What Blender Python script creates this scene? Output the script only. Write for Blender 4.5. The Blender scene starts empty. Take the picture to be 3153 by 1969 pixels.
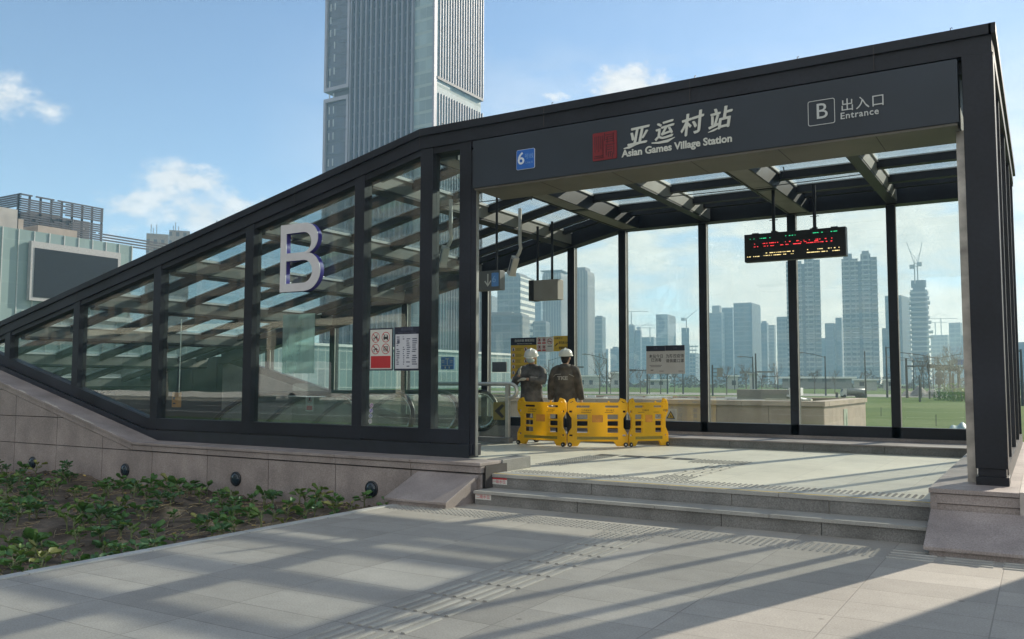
import bpy, bmesh, math, random
from math import sin, cos, tan, pi, radians as R, sqrt, atan2
from mathutils import Vector, Matrix
random.seed(7)
sc = bpy.context.scene
COL = sc.collection

# ------------------------------------------------------------------ camera
CAMP = Vector((8.159, -8.614, 1.339)); YAW = R(-31.3686); PITCH = R(4.0859); ROLL = R(0.1398)
FPX, PW, PH = 2680.08, 3153.0, 1969.0
FWD = Vector((sin(YAW)*cos(PITCH), cos(YAW)*cos(PITCH), sin(PITCH)))
_r = Vector((cos(YAW), -sin(YAW), 0)); _u = _r.cross(FWD)
RGT = cos(ROLL)*_r + sin(ROLL)*_u; UPV = -sin(ROLL)*_r + cos(ROLL)*_u
cd = bpy.data.cameras.new('camera'); cam = bpy.data.objects.new('camera', cd); COL.objects.link(cam)
cd.sensor_width = 36.0; cd.lens = FPX/PW*36.0; cd.clip_start = 0.05; cd.clip_end = 6000
cam.matrix_world = Matrix(((RGT.x, UPV.x, -FWD.x, CAMP.x), (RGT.y, UPV.y, -FWD.y, CAMP.y), (RGT.z, UPV.z, -FWD.z, CAMP.z), (0, 0, 0, 1)))
sc.camera = cam

def ray(x, y): return FWD + RGT*((x-PW/2)/FPX) - UPV*((y-PH/2)/FPX)
def at(x, y, d):                       # real point seen at photo pixel x,y at plan distance d
    q = ray(x, y); h = math.hypot(q.x, q.y); return CAMP + q*(d/h)
def ony(x, y, Y): q = ray(x, y); return CAMP + q*((Y-CAMP.y)/q.y)
GZ = -0.25                             # level of the grass field

# ------------------------------------------------------------------ materials
MATS = {}
def newmat(name):
    m = bpy.data.materials.new(name); m.use_nodes = True; nt = m.node_tree; nt.nodes.clear()
    return m, nt, nt.nodes, nt.links
def N(ns, t, **k):
    n = ns.new(t)
    for a, v in k.items(): setattr(n, a, v)
    return n
def math_(ns, ls, op, a, b=None, clamp=False):
    n = ns.new('ShaderNodeMath'); n.operation = op; n.use_clamp = clamp
    for i, v in enumerate((a, b)):
        if v is None: continue
        if isinstance(v, (int, float)): n.inputs[i].default_value = v
        else: ls.new(v, n.inputs[i])
    return n.outputs[0]
def mixc(ns, ls, f, a, b, blend='MIX'):
    n = ns.new('ShaderNodeMix'); n.data_type = 'RGBA'; n.blend_type = blend
    for s, v in ((n.inputs[0], f), (n.inputs[6], a), (n.inputs[7], b)):
        if isinstance(v, (int, float)): s.default_value = v
        elif isinstance(v, tuple): s.default_value = (*v, 1)[:4]
        else: ls.new(v, s)
    return n.outputs[2]
def c4(c): return (*c, 1.0)
def mat(name, col, rough=.6, metal=0., var=.12, scale=6., bump=0., bscale=40., speck=0., sscale=180., spec=.5, emit=None, es=0, col2=None, dirt=0.):
    if name in MATS: return MATS[name]
    m, nt, ns, ls = newmat(name)
    out = N(ns, 'ShaderNodeOutputMaterial'); b = N(ns, 'ShaderNodeBsdfPrincipled'); ls.new(b.outputs[0], out.inputs[0])
    tc = N(ns, 'ShaderNodeTexCoord'); geo = N(ns, 'ShaderNodeNewGeometry')
    P = geo.outputs['Position']
    nz = N(ns, 'ShaderNodeTexNoise'); nz.inputs['Scale'].default_value = scale; nz.inputs['Detail'].default_value = 5; ls.new(P, nz.inputs['Vector'])
    f = nz.outputs['Fac']
    lo = tuple(max(0, c*(1-var*1.6)) for c in col); hi = tuple(c*(1+var*1.6) for c in (col2 or col))
    mr = N(ns, 'ShaderNodeMapRange'); mr.inputs[1].default_value = .3; mr.inputs[2].default_value = .7; ls.new(f, mr.inputs[0])
    c = mixc(ns, ls, mr.outputs[0], lo, hi)
    if speck:
        n2 = N(ns, 'ShaderNodeTexNoise'); n2.inputs['Scale'].default_value = sscale; n2.inputs['Detail'].default_value = 2; ls.new(P, n2.inputs['Vector'])
        s = math_(ns, ls, 'MULTIPLY_ADD', n2.outputs['Fac'], 2*speck); ns[-1].inputs[2].default_value = 1-speck
        vv = N(ns, 'ShaderNodeVectorMath', operation='SCALE'); ls.new(c, vv.inputs[0]); ls.new(s, vv.inputs['Scale']); c = vv.outputs[0]
    if dirt:
        n3 = N(ns, 'ShaderNodeTexNoise'); n3.inputs['Scale'].default_value = 1.3; n3.inputs['Detail'].default_value = 6
        mp = N(ns, 'ShaderNodeMapping'); mp.inputs['Scale'].default_value = (2.2, 2.2, .5); ls.new(P, mp.inputs['Vector']); ls.new(mp.outputs[0], n3.inputs['Vector'])
        d = math_(ns, ls, 'MULTIPLY', math_(ns, ls, 'SUBTRACT', n3.outputs['Fac'], .48, True), dirt*4, True)
        c = mixc(ns, ls, d, c, tuple(x*.45 for x in col))
    ls.new(c, b.inputs['Base Color'])
    b.inputs['Roughness'].default_value = rough; b.inputs['Metallic'].default_value = metal; b.inputs['Specular IOR Level'].default_value = spec
    if bump:
        n4 = N(ns, 'ShaderNodeTexNoise'); n4.inputs['Scale'].default_value = bscale; n4.inputs['Detail'].default_value = 4; ls.new(P, n4.inputs['Vector'])
        bp = N(ns, 'ShaderNodeBump'); bp.inputs['Strength'].default_value = bump; bp.inputs['Distance'].default_value = .01; ls.new(n4.outputs['Fac'], bp.inputs['Height']); ls.new(bp.outputs[0], b.inputs['Normal'])
    if emit: b.inputs['Emission Color'].default_value = c4(emit); b.inputs['Emission Strength'].default_value = es
    MATS[name] = m; return m

def add_translucency(m, col, f):
    nt = m.node_tree; ns, ls = nt.nodes, nt.links; out = [n for n in ns if n.type == 'OUTPUT_MATERIAL'][0]; b = [n for n in ns if n.type == 'BSDF_PRINCIPLED'][0]
    t = N(ns, 'ShaderNodeBsdfTranslucent'); t.inputs[0].default_value = c4(col); x = N(ns, 'ShaderNodeMixShader'); x.inputs[0].default_value = f
    ls.new(b.outputs[0], x.inputs[1]); ls.new(t.outputs[0], x.inputs[2]); ls.new(x.outputs[0], out.inputs[0])
def glassmat(name, tint, refl=1.0, dirt=.03, dcol=(.5, .55, .5)):
    m, nt, ns, ls = newmat(name)
    out = N(ns, 'ShaderNodeOutputMaterial')
    tr = N(ns, 'ShaderNodeBsdfTransparent'); tr.inputs[0].default_value = c4(tint)
    gl = N(ns, 'ShaderNodeBsdfGlossy'); gl.inputs['Roughness'].default_value = .0; gl.inputs[0].default_value = (1, 1, 1, 1)
    geo = N(ns, 'ShaderNodeNewGeometry')
    dt = N(ns, 'ShaderNodeVectorMath', operation='DOT_PRODUCT'); ls.new(geo.outputs['Incoming'], dt.inputs[0]); ls.new(geo.outputs['True Normal'], dt.inputs[1])
    om = math_(ns, ls, 'SUBTRACT', 1.0, math_(ns, ls, 'ABSOLUTE', dt.outputs['Value']), True)
    fres = math_(ns, ls, 'MULTIPLY_ADD', math_(ns, ls, 'POWER', om, 5.0), .96); ns[-1].inputs[2].default_value = .04
    nb = N(ns, 'ShaderNodeTexNoise'); nb.inputs['Scale'].default_value = 1.1; ls.new(geo.outputs['Position'], nb.inputs['Vector'])
    bp = N(ns, 'ShaderNodeBump'); bp.inputs['Strength'].default_value = .05; bp.inputs['Distance'].default_value = .02; ls.new(nb.outputs['Fac'], bp.inputs['Height']); ls.new(bp.outputs[0], gl.inputs['Normal'])
    k = math_(ns, ls, 'MULTIPLY', fres, refl, True)
    mx = N(ns, 'ShaderNodeMixShader'); ls.new(k, mx.inputs[0]); ls.new(tr.outputs[0], mx.inputs[1]); ls.new(gl.outputs[0], mx.inputs[2])
    df = N(ns, 'ShaderNodeBsdfDiffuse'); df.inputs[0].default_value = c4(dcol)
    tl = N(ns, 'ShaderNodeBsdfTranslucent'); tl.inputs[0].default_value = c4(dcol)
    md = N(ns, 'ShaderNodeMixShader'); ls.new(df.outputs[0], md.inputs[1]); ls.new(tl.outputs[0], md.inputs[2])
    nz = N(ns, 'ShaderNodeTexNoise'); nz.inputs['Scale'].default_value = 3; nz.inputs['Detail'].default_value = 7
    mp = N(ns, 'ShaderNodeMapping'); mp.inputs['Scale'].default_value = (1.5, 1.5, .35); ls.new(geo.outputs['Position'], mp.inputs['Vector']); ls.new(mp.outputs[0], nz.inputs['Vector'])
    d = math_(ns, ls, 'MULTIPLY', nz.outputs['Fac'], 2*dirt, True)
    m2 = N(ns, 'ShaderNodeMixShader'); ls.new(d, m2.inputs[0]); ls.new(mx.outputs[0], m2.inputs[1]); ls.new(md.outputs[0], m2.inputs[2])
    ls.new(m2.outputs[0], out.inputs[0]); MATS[name] = m; return m

def paving(name, col, bw, bh, mortar=.006, off=0., speck=.25, rough=.75, var=.12, dark=.72, shift=(0, 0), tilebump=.5, sq=1):
    m, nt, ns, ls = newmat(name)
    out = N(ns, 'ShaderNodeOutputMaterial'); b = N(ns, 'ShaderNodeBsdfPrincipled'); ls.new(b.outputs[0], out.inputs[0])
    geo = N(ns, 'ShaderNodeNewGeometry'); P = geo.outputs['Position']
    mp = N(ns, 'ShaderNodeMapping'); mp.inputs['Location'].default_value = (shift[0], shift[1], 0); ls.new(P, mp.inputs['Vector'])
    br = N(ns, 'ShaderNodeTexBrick'); br.offset = off; br.inputs['Scale'].default_value = 1
    br.inputs['Brick Width'].default_value = bw; br.inputs['Row Height'].default_value = bh; br.inputs['Mortar Size'].default_value = mortar
    br.inputs['Mortar Smooth'].default_value = .3
    br.inputs['Color1'].default_value = c4(tuple(c*(1-var) for c in col)); br.inputs['Color2'].default_value = c4(tuple(c*(1+var) for c in col)); br.inputs['Mortar'].default_value = c4(tuple(c*dark for c in col))
    ls.new(mp.outputs[0], br.inputs['Vector'])
    c = br.outputs['Color']
    n2 = N(ns, 'ShaderNodeTexNoise'); n2.inputs['Scale'].default_value = 85; n2.inputs['Detail'].default_value = 4; n2.inputs['Roughness'].default_value = .75; ls.new(P, n2.inputs['Vector'])
    s = math_(ns, ls, 'MULTIPLY_ADD', n2.outputs['Fac'], 2*speck); ns[-1].inputs[2].default_value = 1-speck
    n3 = N(ns, 'ShaderNodeTexNoise'); n3.inputs['Scale'].default_value = .9; n3.inputs['Detail'].default_value = 8; ls.new(P, n3.inputs['Vector'])
    s2 = math_(ns, ls, 'MULTIPLY_ADD', n3.outputs['Fac'], .5); ns[-1].inputs[2].default_value = .75
    s = math_(ns, ls, 'MULTIPLY', s, s2)
    n5 = N(ns, 'ShaderNodeTexNoise'); n5.inputs['Scale'].default_value = 5; n5.inputs['Detail'].default_value = 7; n5.inputs['Roughness'].default_value = .7; ls.new(P, n5.inputs['Vector'])
    s3 = math_(ns, ls, 'MULTIPLY_ADD', n5.outputs['Fac'], .4); ns[-1].inputs[2].default_value = .8
    s = math_(ns, ls, 'MULTIPLY', s, s3)
    n6 = N(ns, 'ShaderNodeTexVoronoi'); n6.inputs['Scale'].default_value = 2.3; ls.new(P, n6.inputs['Vector'])
    spot = N(ns, 'ShaderNodeMapRange'); spot.inputs[1].default_value = .035; spot.inputs[2].default_value = .06; spot.inputs[3].default_value = .62; spot.inputs[4].default_value = 1; ls.new(n6.outputs['Distance'], spot.inputs[0]); s = math_(ns, ls, 'MULTIPLY', s, spot.outputs[0])
    vv = N(ns, 'ShaderNodeVectorMath', operation='SCALE'); ls.new(c, vv.inputs[0]); ls.new(s, vv.inputs['Scale'])
    ls.new(vv.outputs[0], b.inputs['Base Color']); b.inputs['Roughness'].default_value = rough; b.inputs['Specular IOR Level'].default_value = .35
    h = math_(ns, ls, 'ADD', math_(ns, ls, 'MULTIPLY', br.outputs['Fac'], -1.5), math_(ns, ls, 'MULTIPLY', n2.outputs['Fac'], .35))
    bp = N(ns, 'ShaderNodeBump'); bp.inputs['Strength'].default_value = tilebump; bp.inputs['Distance'].default_value = .004; ls.new(h, bp.inputs['Height']); ls.new(bp.outputs[0], b.inputs['Normal'])
    MATS[name] = m; return m

def facade(name, glass, band, fh=3.6, bf=.3, mod=3., mf=.1, rough=.25, var=.3):
    """floors of glass between bands, in the object's own coordinates"""
    m, nt, ns, ls = newmat(name)
    out = N(ns, 'ShaderNodeOutputMaterial'); b = N(ns, 'ShaderNodeBsdfPrincipled'); ls.new(b.outputs[0], out.inputs[0])
    tc = N(ns, 'ShaderNodeTexCoord'); sp = N(ns, 'ShaderNodeSeparateXYZ'); ls.new(tc.outputs['Object'], sp.inputs[0])
    x, y, z = sp.outputs
    fz = math_(ns, ls, 'FRACT', math_(ns, ls, 'DIVIDE', z, fh)); mz = math_(ns, ls, 'LESS_THAN', fz, bf)
    hx = math_(ns, ls, 'ADD', x, y)
    fx = math_(ns, ls, 'FRACT', math_(ns, ls, 'DIVIDE', hx, mod)); mxx = math_(ns, ls, 'LESS_THAN', fx, mf)
    mk = math_(ns, ls, 'MAXIMUM', mz, mxx)
    cx = N(ns, 'ShaderNodeCombineXYZ'); ls.new(math_(ns, ls, 'FLOOR', math_(ns, ls, 'DIVIDE', hx, mod)), cx.inputs[0]); ls.new(math_(ns, ls, 'FLOOR', math_(ns, ls, 'DIVIDE', z, fh)), cx.inputs[1])
    wn = N(ns, 'ShaderNodeTexWhiteNoise'); wn.noise_dimensions = '2D'; ls.new(cx.outputs[0], wn.inputs['Vector'])
    g = mixc(ns, ls, wn.outputs['Value'], tuple(c*(1-var) for c in glass), tuple(c*(1+var) for c in glass))
    c = mixc(ns, ls, mk, g, band)
    ls.new(c, b.inputs['Base Color'])
    ls.new(math_(ns, ls, 'MULTIPLY_ADD', mk, .5), b.inputs['Roughness']); ns[-1].inputs[2].default_value = rough
    MATS[name] = m; return m

# ------------------------------------------------------------------ mesh helpers
class MB:
    def __init__(s): s.v = []; s.f = []; s.mi = []; s.cur = 0
    def add(s, vs, fs):
        o = len(s.v); s.v += [tuple(v) for v in vs]
        for f in fs: s.f.append([i+o for i in f]); s.mi.append(s.cur)
        return s
    def box(s, x0, x1, y0, y1, z0, z1):
        if x0 > x1: x0, x1 = x1, x0
        if y0 > y1: y0, y1 = y1, y0
        if z0 > z1: z0, z1 = z1, z0
        return s.add([(x0, y0, z0), (x1, y0, z0), (x1, y1, z0), (x0, y1, z0), (x0, y0, z1), (x1, y0, z1), (x1, y1, z1), (x0, y1, z1)],
                     [(0, 3, 2, 1), (4, 5, 6, 7), (0, 1, 5, 4), (1, 2, 6, 5), (2, 3, 7, 6), (3, 0, 4, 7)])
    def prism(s, poly, a0, a1, axis='y'):
        """poly of (p,q): axis y -> (x,z); axis x -> (y,z); axis z -> (x,y)"""
        n = len(poly)
        def P(p, a): return (p[0], a, p[1]) if axis == 'y' else ((a, p[0], p[1]) if axis == 'x' else (p[0], p[1], a))
        vs = [P(p, a0) for p in poly]+[P(p, a1) for p in poly]
        area = sum(poly[i][0]*poly[(i+1) % n][1]-poly[(i+1) % n][0]*poly[i][1] for i in range(n))
        fs = [list(range(n)), list(range(2*n-1, n-1, -1))]+[[i, i+n, (i+1) % n+n, (i+1) % n] for i in range(n)]
        flip = (area > 0) == (axis in ('x', 'z'))
        if axis in 'xz': flip = area > 0
        else: flip = area < 0
        if a1 < a0: flip = not flip
        if flip: fs = [f[::-1] for f in fs]
        return s.add(vs, fs)
    def tube(s, path, r, n=8, cap=True):
        path = [Vector(p) for p in path]; m = len(path)
        rr = r if isinstance(r, (list, tuple)) else [r]*m
        up = None; vs = []
        for i, p in enumerate(path):
            t = (path[min(i+1, m-1)]-path[max(i-1, 0)]).normalized()
            if up is None: up = Vector((0, 0, 1)) if abs(t.z) < .9 else Vector((1, 0, 0))
            a = t.cross(up).normalized(); b = a.cross(t).normalized(); up = b
            for k in range(n):
                w = 2*pi*k/n; vs.append(p+(a*cos(w)+b*sin(w))*rr[i])
        fs = [(i*n+k, i*n+(k+1) % n, (i+1)*n+(k+1) % n, (i+1)*n+k) for i in range(m-1) for k in range(n)]
        if cap: fs += [list(range(n))[::-1], list(range((m-1)*n, m*n))]
        return s.add(vs, fs)
    def cyl(s, p0, p1, r, n=16): return s.tube([p0, p1], r, n)
    def lathe(s, prof, c=(0, 0, 0), n=20, ax=None):
        """prof of (radius, height) about +z at c"""
        vs = []
        for r, h in prof:
            for k in range(n): vs.append((c[0]+r*cos(2*pi*k/n), c[1]+r*sin(2*pi*k/n), c[2]+h))
        m = len(prof)
        fs = [(i*n+k, i*n+(k+1) % n, (i+1)*n+(k+1) % n, (i+1)*n+k) for i in range(m-1) for k in range(n)]
        fs += [list(range(n))[::-1], list(range((m-1)*n, m*n))]
        return s.add(vs, fs)
    def ell(s, c, rx, ry, rz, n=14, m=9, rot=None):
        vs = []; fs = []
        for i in range(m+1):
            a = pi*i/m
            for k in range(n):
                w = 2*pi*k/n; v = Vector((rx*sin(a)*cos(w), ry*sin(a)*sin(w), -rz*cos(a)))
                if rot: v = rot @ v
                vs.append(v+Vector(c))
        for i in range(m):
            for k in range(n): fs.append((i*n+k, i*n+(k+1) % n, (i+1)*n+(k+1) % n, (i+1)*n+k))
        return s.add(vs, fs)
    def rings(s, rings, n=20):
        """rings of (cx,cy,z,rx,ry)"""
        vs = [(cx+rx*cos(2*pi*k/n), cy+ry*sin(2*pi*k/n), z) for cx, cy, z, rx, ry in rings for k in range(n)]
        m = len(rings)
        fs = [(i*n+k, i*n+(k+1) % n, (i+1)*n+(k+1) % n, (i+1)*n+k) for i in range(m-1) for k in range(n)]
        fs += [list(range(n))[::-1], list(range((m-1)*n, m*n))]
        return s.add(vs, fs)
    def quad(s, a, b, c, d): return s.add([a, b, c, d], [(0, 1, 2, 3)])
    def mesh(s, name, mats, smooth=False):
        me = bpy.data.meshes.new(name); me.from_pydata(s.v, [], s.f)
        for m in (mats if isinstance(mats, (list, tuple)) else [mats]): me.materials.append(m)
        if isinstance(mats, (list, tuple)): me.polygons.foreach_set('material_index', s.mi)
        if smooth: me.polygons.foreach_set('use_smooth', [True]*len(me.polygons))
        me.update(); return me
    def build(s, name, mats, parent=None, smooth=False, bevel=0):
        o = bpy.data.objects.new(name, s.mesh(name, mats, smooth)); COL.objects.link(o)
        if bevel:
            b = o.modifiers.new('bevel', 'BEVEL'); b.width = bevel; b.segments = 2; b.limit_method = 'ANGLE'
        if parent: adopt(o, parent)
        return o
def adopt(o, parent):
    o.parent = parent; o.matrix_parent_inverse = MW(parent).inverted()
def MW(o):
    m = o.matrix_basis.copy()
    return MW(o.parent) @ o.matrix_parent_inverse @ m if o.parent else m
def empty(name, loc=(0, 0, 0), rz=0):
    o = bpy.data.objects.new(name, None); COL.objects.link(o); o.location = loc; o.rotation_euler = (0, 0, rz); o.empty_display_size = .2; return o
def tag(o, label=None, cat=None, group=None, kind=None):
    if label: o['label'] = label
    if cat: o['category'] = cat
    if group: o['group'] = group
    if kind: o['kind'] = kind
    return o
KIDS = {}
def kids(o): return [c for c in bpy.data.objects if c.parent == o]
def copy_tree(o, parent=None, _k=None):
    c = o.copy(); COL.objects.link(c)
    if parent: c.parent = parent
    for ch in kids(o): copy_tree(ch, c)
    return c
def evalmesh(o):
    dg = bpy.context.evaluated_depsgraph_get(); dg.update()
    me = bpy.data.meshes.new_from_object(o.evaluated_get(dg)); return me
def bake(o, name=None):
    me = evalmesh(o); old = o.data
    o2 = bpy.data.objects.new(name or o.name, me); COL.objects.link(o2)
    n = o.name; p = o.parent; inv = o.matrix_parent_inverse.copy(); mb = o.matrix_basis.copy()
    bpy.data.objects.remove(o); o2.name = name or n; o2.matrix_basis = mb
    if p: o2.parent = p; o2.matrix_parent_inverse = inv
    return o2
def text(name, body, size, M, m, parent=None, depth=.004, align='LEFT', shear=0, offset=0, sx=1, space=1.):
    """lettering as a mesh; M places the text plane (x right, y up, z to the reader)"""
    cu = bpy.data.curves.new(name, 'FONT'); cu.body = body; cu.size = size; cu.extrude = depth; cu.align_x = align; cu.align_y = 'CENTER'
    cu.shear = shear; cu.offset = offset; cu.space_character = space; cu.resolution_u = 3
    o = bpy.data.objects.new(name, cu); COL.objects.link(o)
    me = evalmesh(o); bpy.data.objects.remove(o)
    me.materials.clear(); me.materials.append(m)
    me.transform(M @ Matrix.Diagonal((sx, 1, 1, 1)))
    o = bpy.data.objects.new(name, me); COL.objects.link(o)
    if parent: adopt(o, parent)
    return o
def front(x, y, z): return Matrix.Translation((x, y, z)) @ Matrix.Rotation(pi/2, 4, 'X')    # faces -y
def rounded(w, h, r, cx=0, cy=0, n=4):
    pts = []
    for (sx, sy, a0) in ((1, 1, 0), (-1, 1, pi/2), (-1, -1, pi), (1, -1, 3*pi/2)):
        for k in range(n+1):
            a = a0+pi/2*k/n; pts.append((cx+sx*(w/2-r)+r*cos(a), cy+sy*(h/2-r)+r*sin(a)))
    return pts
def cut_panel(name, outer, holes, depth, bevel, m):
    """flat panel with real holes (2-D filled outline given thickness)"""
    cu = bpy.data.curves.new(name, 'CURVE'); cu.dimensions = '2D'; cu.fill_mode = 'BOTH'; cu.extrude = depth; cu.bevel_depth = bevel; cu.bevel_resolution = 1
    for pl in [outer]+holes:
        sp = cu.splines.new('POLY'); sp.points.add(len(pl)-1); sp.use_cyclic_u = True
        for p, q in zip(sp.points, pl): p.co = (q[0], q[1], 0, 1)
    o = bpy.data.objects.new(name, cu); COL.objects.link(o); me = evalmesh(o); bpy.data.objects.remove(o)
    me.materials.clear(); me.materials.append(m); return me
def put(name, me, M=None, parent=None):
    if M is not None: me = me.copy(); me.transform(M)
    o = bpy.data.objects.new(name, me); COL.objects.link(o)
    if parent: adopt(o, parent)
    return o

# ------------------------------------------------------------------ shared materials
DM = mat('dark_painted_metal', (.017, .019, .026), .45, 0, .3, .9, spec=.3, speck=.3, sscale=30, dirt=.0)
DM2 = mat('sign_panel_metal', (.021, .030, .043), .5, 0, .14, .8)
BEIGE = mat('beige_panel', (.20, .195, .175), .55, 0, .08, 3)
SOFF = mat('soffit_panel', (.105, .096, .078), .45, 0, .12, 2)
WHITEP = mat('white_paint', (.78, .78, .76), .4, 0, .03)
STEEL = mat('stainless_steel', (.55, .56, .55), .28, 1., .08, 8)
PALEST = mat('brushed_pale_steel', (.62, .60, .56), .35, .6, .1, 9)
GRAN_P = mat('pinkish_granite', (.31, .268, .255), .6, 0, .14, 2.2, .15, 60, .55, 90, .4, dirt=.35)
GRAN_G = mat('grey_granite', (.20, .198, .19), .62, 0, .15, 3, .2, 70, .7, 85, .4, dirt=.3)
GRAN_D = mat('dark_joint', (.045, .04, .04), .8)
RUB = mat('black_rubber', (.012, .012, .013), .45)
BLACKP = mat('black_plastic', (.015, .015, .017), .5)
GLASSL = glassmat('tinted_wall_glass', (.84, .905, .91), 1.5, .022)
GLASS = glassmat('wall_glass', (.93, .965, .955), 1.1, .022)
RGLASS = glassmat('roof_glass', (.86, .91, .92), .9, .075)
ESCGL = glassmat('balustrade_glass', (.90, .94, .92), 1.2, .03)

# ------------------------------------------------------------------ setting: ground, plaza, bed
def sheet(name, x0, x1, y0, y1, z, m, th=.3):
    return tag(MB().box(x0, x1, y0, y1, z-th, z).build(name, m), kind='structure')
def grassmat():
    m, nt, ns, ls = newmat('field_grass'); out = N(ns, 'ShaderNodeOutputMaterial'); b = N(ns, 'ShaderNodeBsdfPrincipled'); ls.new(b.outputs[0], out.inputs[0])
    geo = N(ns, 'ShaderNodeNewGeometry'); P = geo.outputs['Position']
    n1 = N(ns, 'ShaderNodeTexNoise'); n1.inputs['Scale'].default_value = .12; n1.inputs['Detail'].default_value = 8; ls.new(P, n1.inputs['Vector'])
    n2 = N(ns, 'ShaderNodeTexNoise'); n2.inputs['Scale'].default_value = 9; n2.inputs['Detail'].default_value = 6; ls.new(P, n2.inputs['Vector'])
    r = N(ns, 'ShaderNodeValToRGB'); e = r.color_ramp.elements; e[0].position = .35; e[0].color = (.040, .095, .010, 1); e[1].position = .68; e[1].color = (.105, .155, .026, 1)
    ls.new(n1.outputs['Fac'], r.inputs[0])
    c = mixc(ns, ls, .5, r.outputs[0], mixc(ns, ls, n2.outputs['Fac'], (.025, .06, .006), (.12, .19, .035)))
    ls.new(c, b.inputs['Base Color']); b.inputs['Roughness'].default_value = .95; b.inputs['Specular IOR Level'].default_value = .1
    bp = N(ns, 'ShaderNodeBump'); bp.inputs['Strength'].default_value = .6; bp.inputs['Distance'].default_value = .05; ls.new(n2.outputs['Fac'], bp.inputs['Height']); ls.new(bp.outputs[0], b.inputs['Normal'])
    return m
g = MB()
for ring in range(1):
    g.quad((-780, -130, GZ), (250, -130, GZ), (250, 1025, GZ), (-780, 1025, GZ))
tag(g.build('ground', grassmat()), kind='structure')
PAVE = paving('plaza_paving', (.335, .315, .283), .785, .3985, .0045, 0., .55, shift=(-7.08+.785*10, .095+.3985*30))
sheet('plaza', 2.13, 16, -14, -.05, 0, PAVE)
kerb = mat('pale_kerb_stone', (.42, .42, .40), .6, 0, .1, 3, .15, 60, .25)
kb = MB()
for i in range(14):
    y1 = -1.2-i*.98
    kb.box(2.03, 2.127, y1-.972, y1, -.35, .012)
kb.box(2.03, 2.127, -1.192, -.46, -.35, .004)
tag(kb.build('plaza_kerb', kerb, bevel=.006), kind='structure')

# soil bed, slightly uneven
soil = mat('bed_soil', (.115, .092, .072), .95, 0, .35, 4, .9, 26, .5, 60, .1)
sb = MB(); nx, ny = 150, 90
def soilz(x, y):
    h = -.17+.035*sin(x*2.1+y)+.03*sin(y*3.3-x*.7)+.02*sin(x*7.3)*cos(y*6.1)+.012*sin(x*17+y*13)
    rim = min(1, max(0, (2.03-x)/.4)); return h*rim+(-.05)*(1-rim)
for j in range(ny+1):
    for i in range(nx+1):
        x = 2.03-12.6*(i/nx)**1.3; y = -.44-9.5*(j/ny)**1.2
        sb.v.append((x, y, soilz(x, y)+random.uniform(-.009, .009)))
for j in range(ny):
    for i in range(nx):
        a = j*(nx+1)+i; sb.f.append([a, a+1, a+nx+2, a+nx+1]); sb.mi.append(0)
tag(sb.build('soil_bed', soil, smooth=True), kind='structure')

# platform inside, steps
FLOOR = paving('platform_paving', (.60, .57, .475), .6, .6, .004, 0., .12, .55, .04, .75, (.2, .1), .3)
tag(MB().box(.25, 7.32, -.24, 5.12, -.3, .3).build('platform_floor', FLOOR), kind='structure')
tag(MB().box(-9.3, .25, .12, 6.0, -.4, -.12).build('escalator_pit', mat('pit_concrete', (.06, .06, .055), .8)), kind='structure')
st = MB(); st.cur = 0
xs = [2.79, 4.05, 5.55, 6.45, 7.315]
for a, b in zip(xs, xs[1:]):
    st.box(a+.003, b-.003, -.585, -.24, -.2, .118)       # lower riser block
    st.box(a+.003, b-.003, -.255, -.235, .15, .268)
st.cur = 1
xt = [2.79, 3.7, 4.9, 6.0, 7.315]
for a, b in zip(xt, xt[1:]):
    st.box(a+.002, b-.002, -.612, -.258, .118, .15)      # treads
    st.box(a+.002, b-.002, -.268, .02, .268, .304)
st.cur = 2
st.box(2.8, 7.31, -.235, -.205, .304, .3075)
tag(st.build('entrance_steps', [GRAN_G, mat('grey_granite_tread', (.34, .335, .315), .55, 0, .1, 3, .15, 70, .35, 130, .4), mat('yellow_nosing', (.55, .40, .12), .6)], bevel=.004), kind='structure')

# tactile paving: raised domes and bars
TACT = mat('tactile_stone', (.36, .35, .32), .85, 0, .1, 4, .1, 80, .3, spec=.15)
tp = MB()
def dome(x, y, z, r=.017, h=.007):
    n = 6; vs = [(x+r*cos(2*pi*k/n), y+r*sin(2*pi*k/n), z) for k in range(n)]+[(x+r*.6*cos(2*pi*k/n), y+r*.6*sin(2*pi*k/n), z+h) for k in range(n)]
    tp.add(vs, [(k, (k+1) % n, (k+1) % n+n, k+n) for k in range(n)]+[list(range(n, 2*n))])
def domes(x0, x1, y0, y1, z, p=.0565):
    nx_ = int((x1-x0)/p); ny_ = int((y1-y0)/p)
    for i in range(nx_):
        for j in range(ny_): dome(x0+p*(i+.5), y0+p*(j+.5), z)
def bars(x0, x1, y0, y1, z, k=5, seg=.3985, gap=.06, along='y'):
    w = (x1-x0)/k; y = y0
    while y < y1-.05:
        e = min(y+seg-gap, y1)
        for i in range(k):
            cx = x0+w*(i+.5); a = .017
            tp.prism([(cx-a, z), (cx+a, z), (cx+a*.6, z+.008), (cx-a*.6, z+.008)], y, e, 'y')
        y += seg
domes(2.2, 7.05, -1.37, -.92, .001)
domes(4.74, 5.27, -1.76, -1.37, .001)
bars(4.79, 5.24, -8.06, -1.78, .001, 6)
x = 7.08
while x < 9.6:
    for yy in (-1.31, -1.2, -1.09, -.98): tp.prism([(yy-.016, .001), (yy+.016, .001), (yy+.01, .008), (yy-.01, .008)], x, x+.33, 'x')
    x += .39
domes(2.85, 7.25, .03, .33, .301); domes(4.5, 4.93, .33, .75, .301)
bars(4.52, 4.92, .8, 2.25, .301, 4, .35, .07)
domes(4.16, 4.95, 2.3, 2.85, .301); domes(2.62, 3.05, 1.0, 2.6, .301)
tag(tp.build('tactile_paving', TACT), kind='structure')
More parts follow.
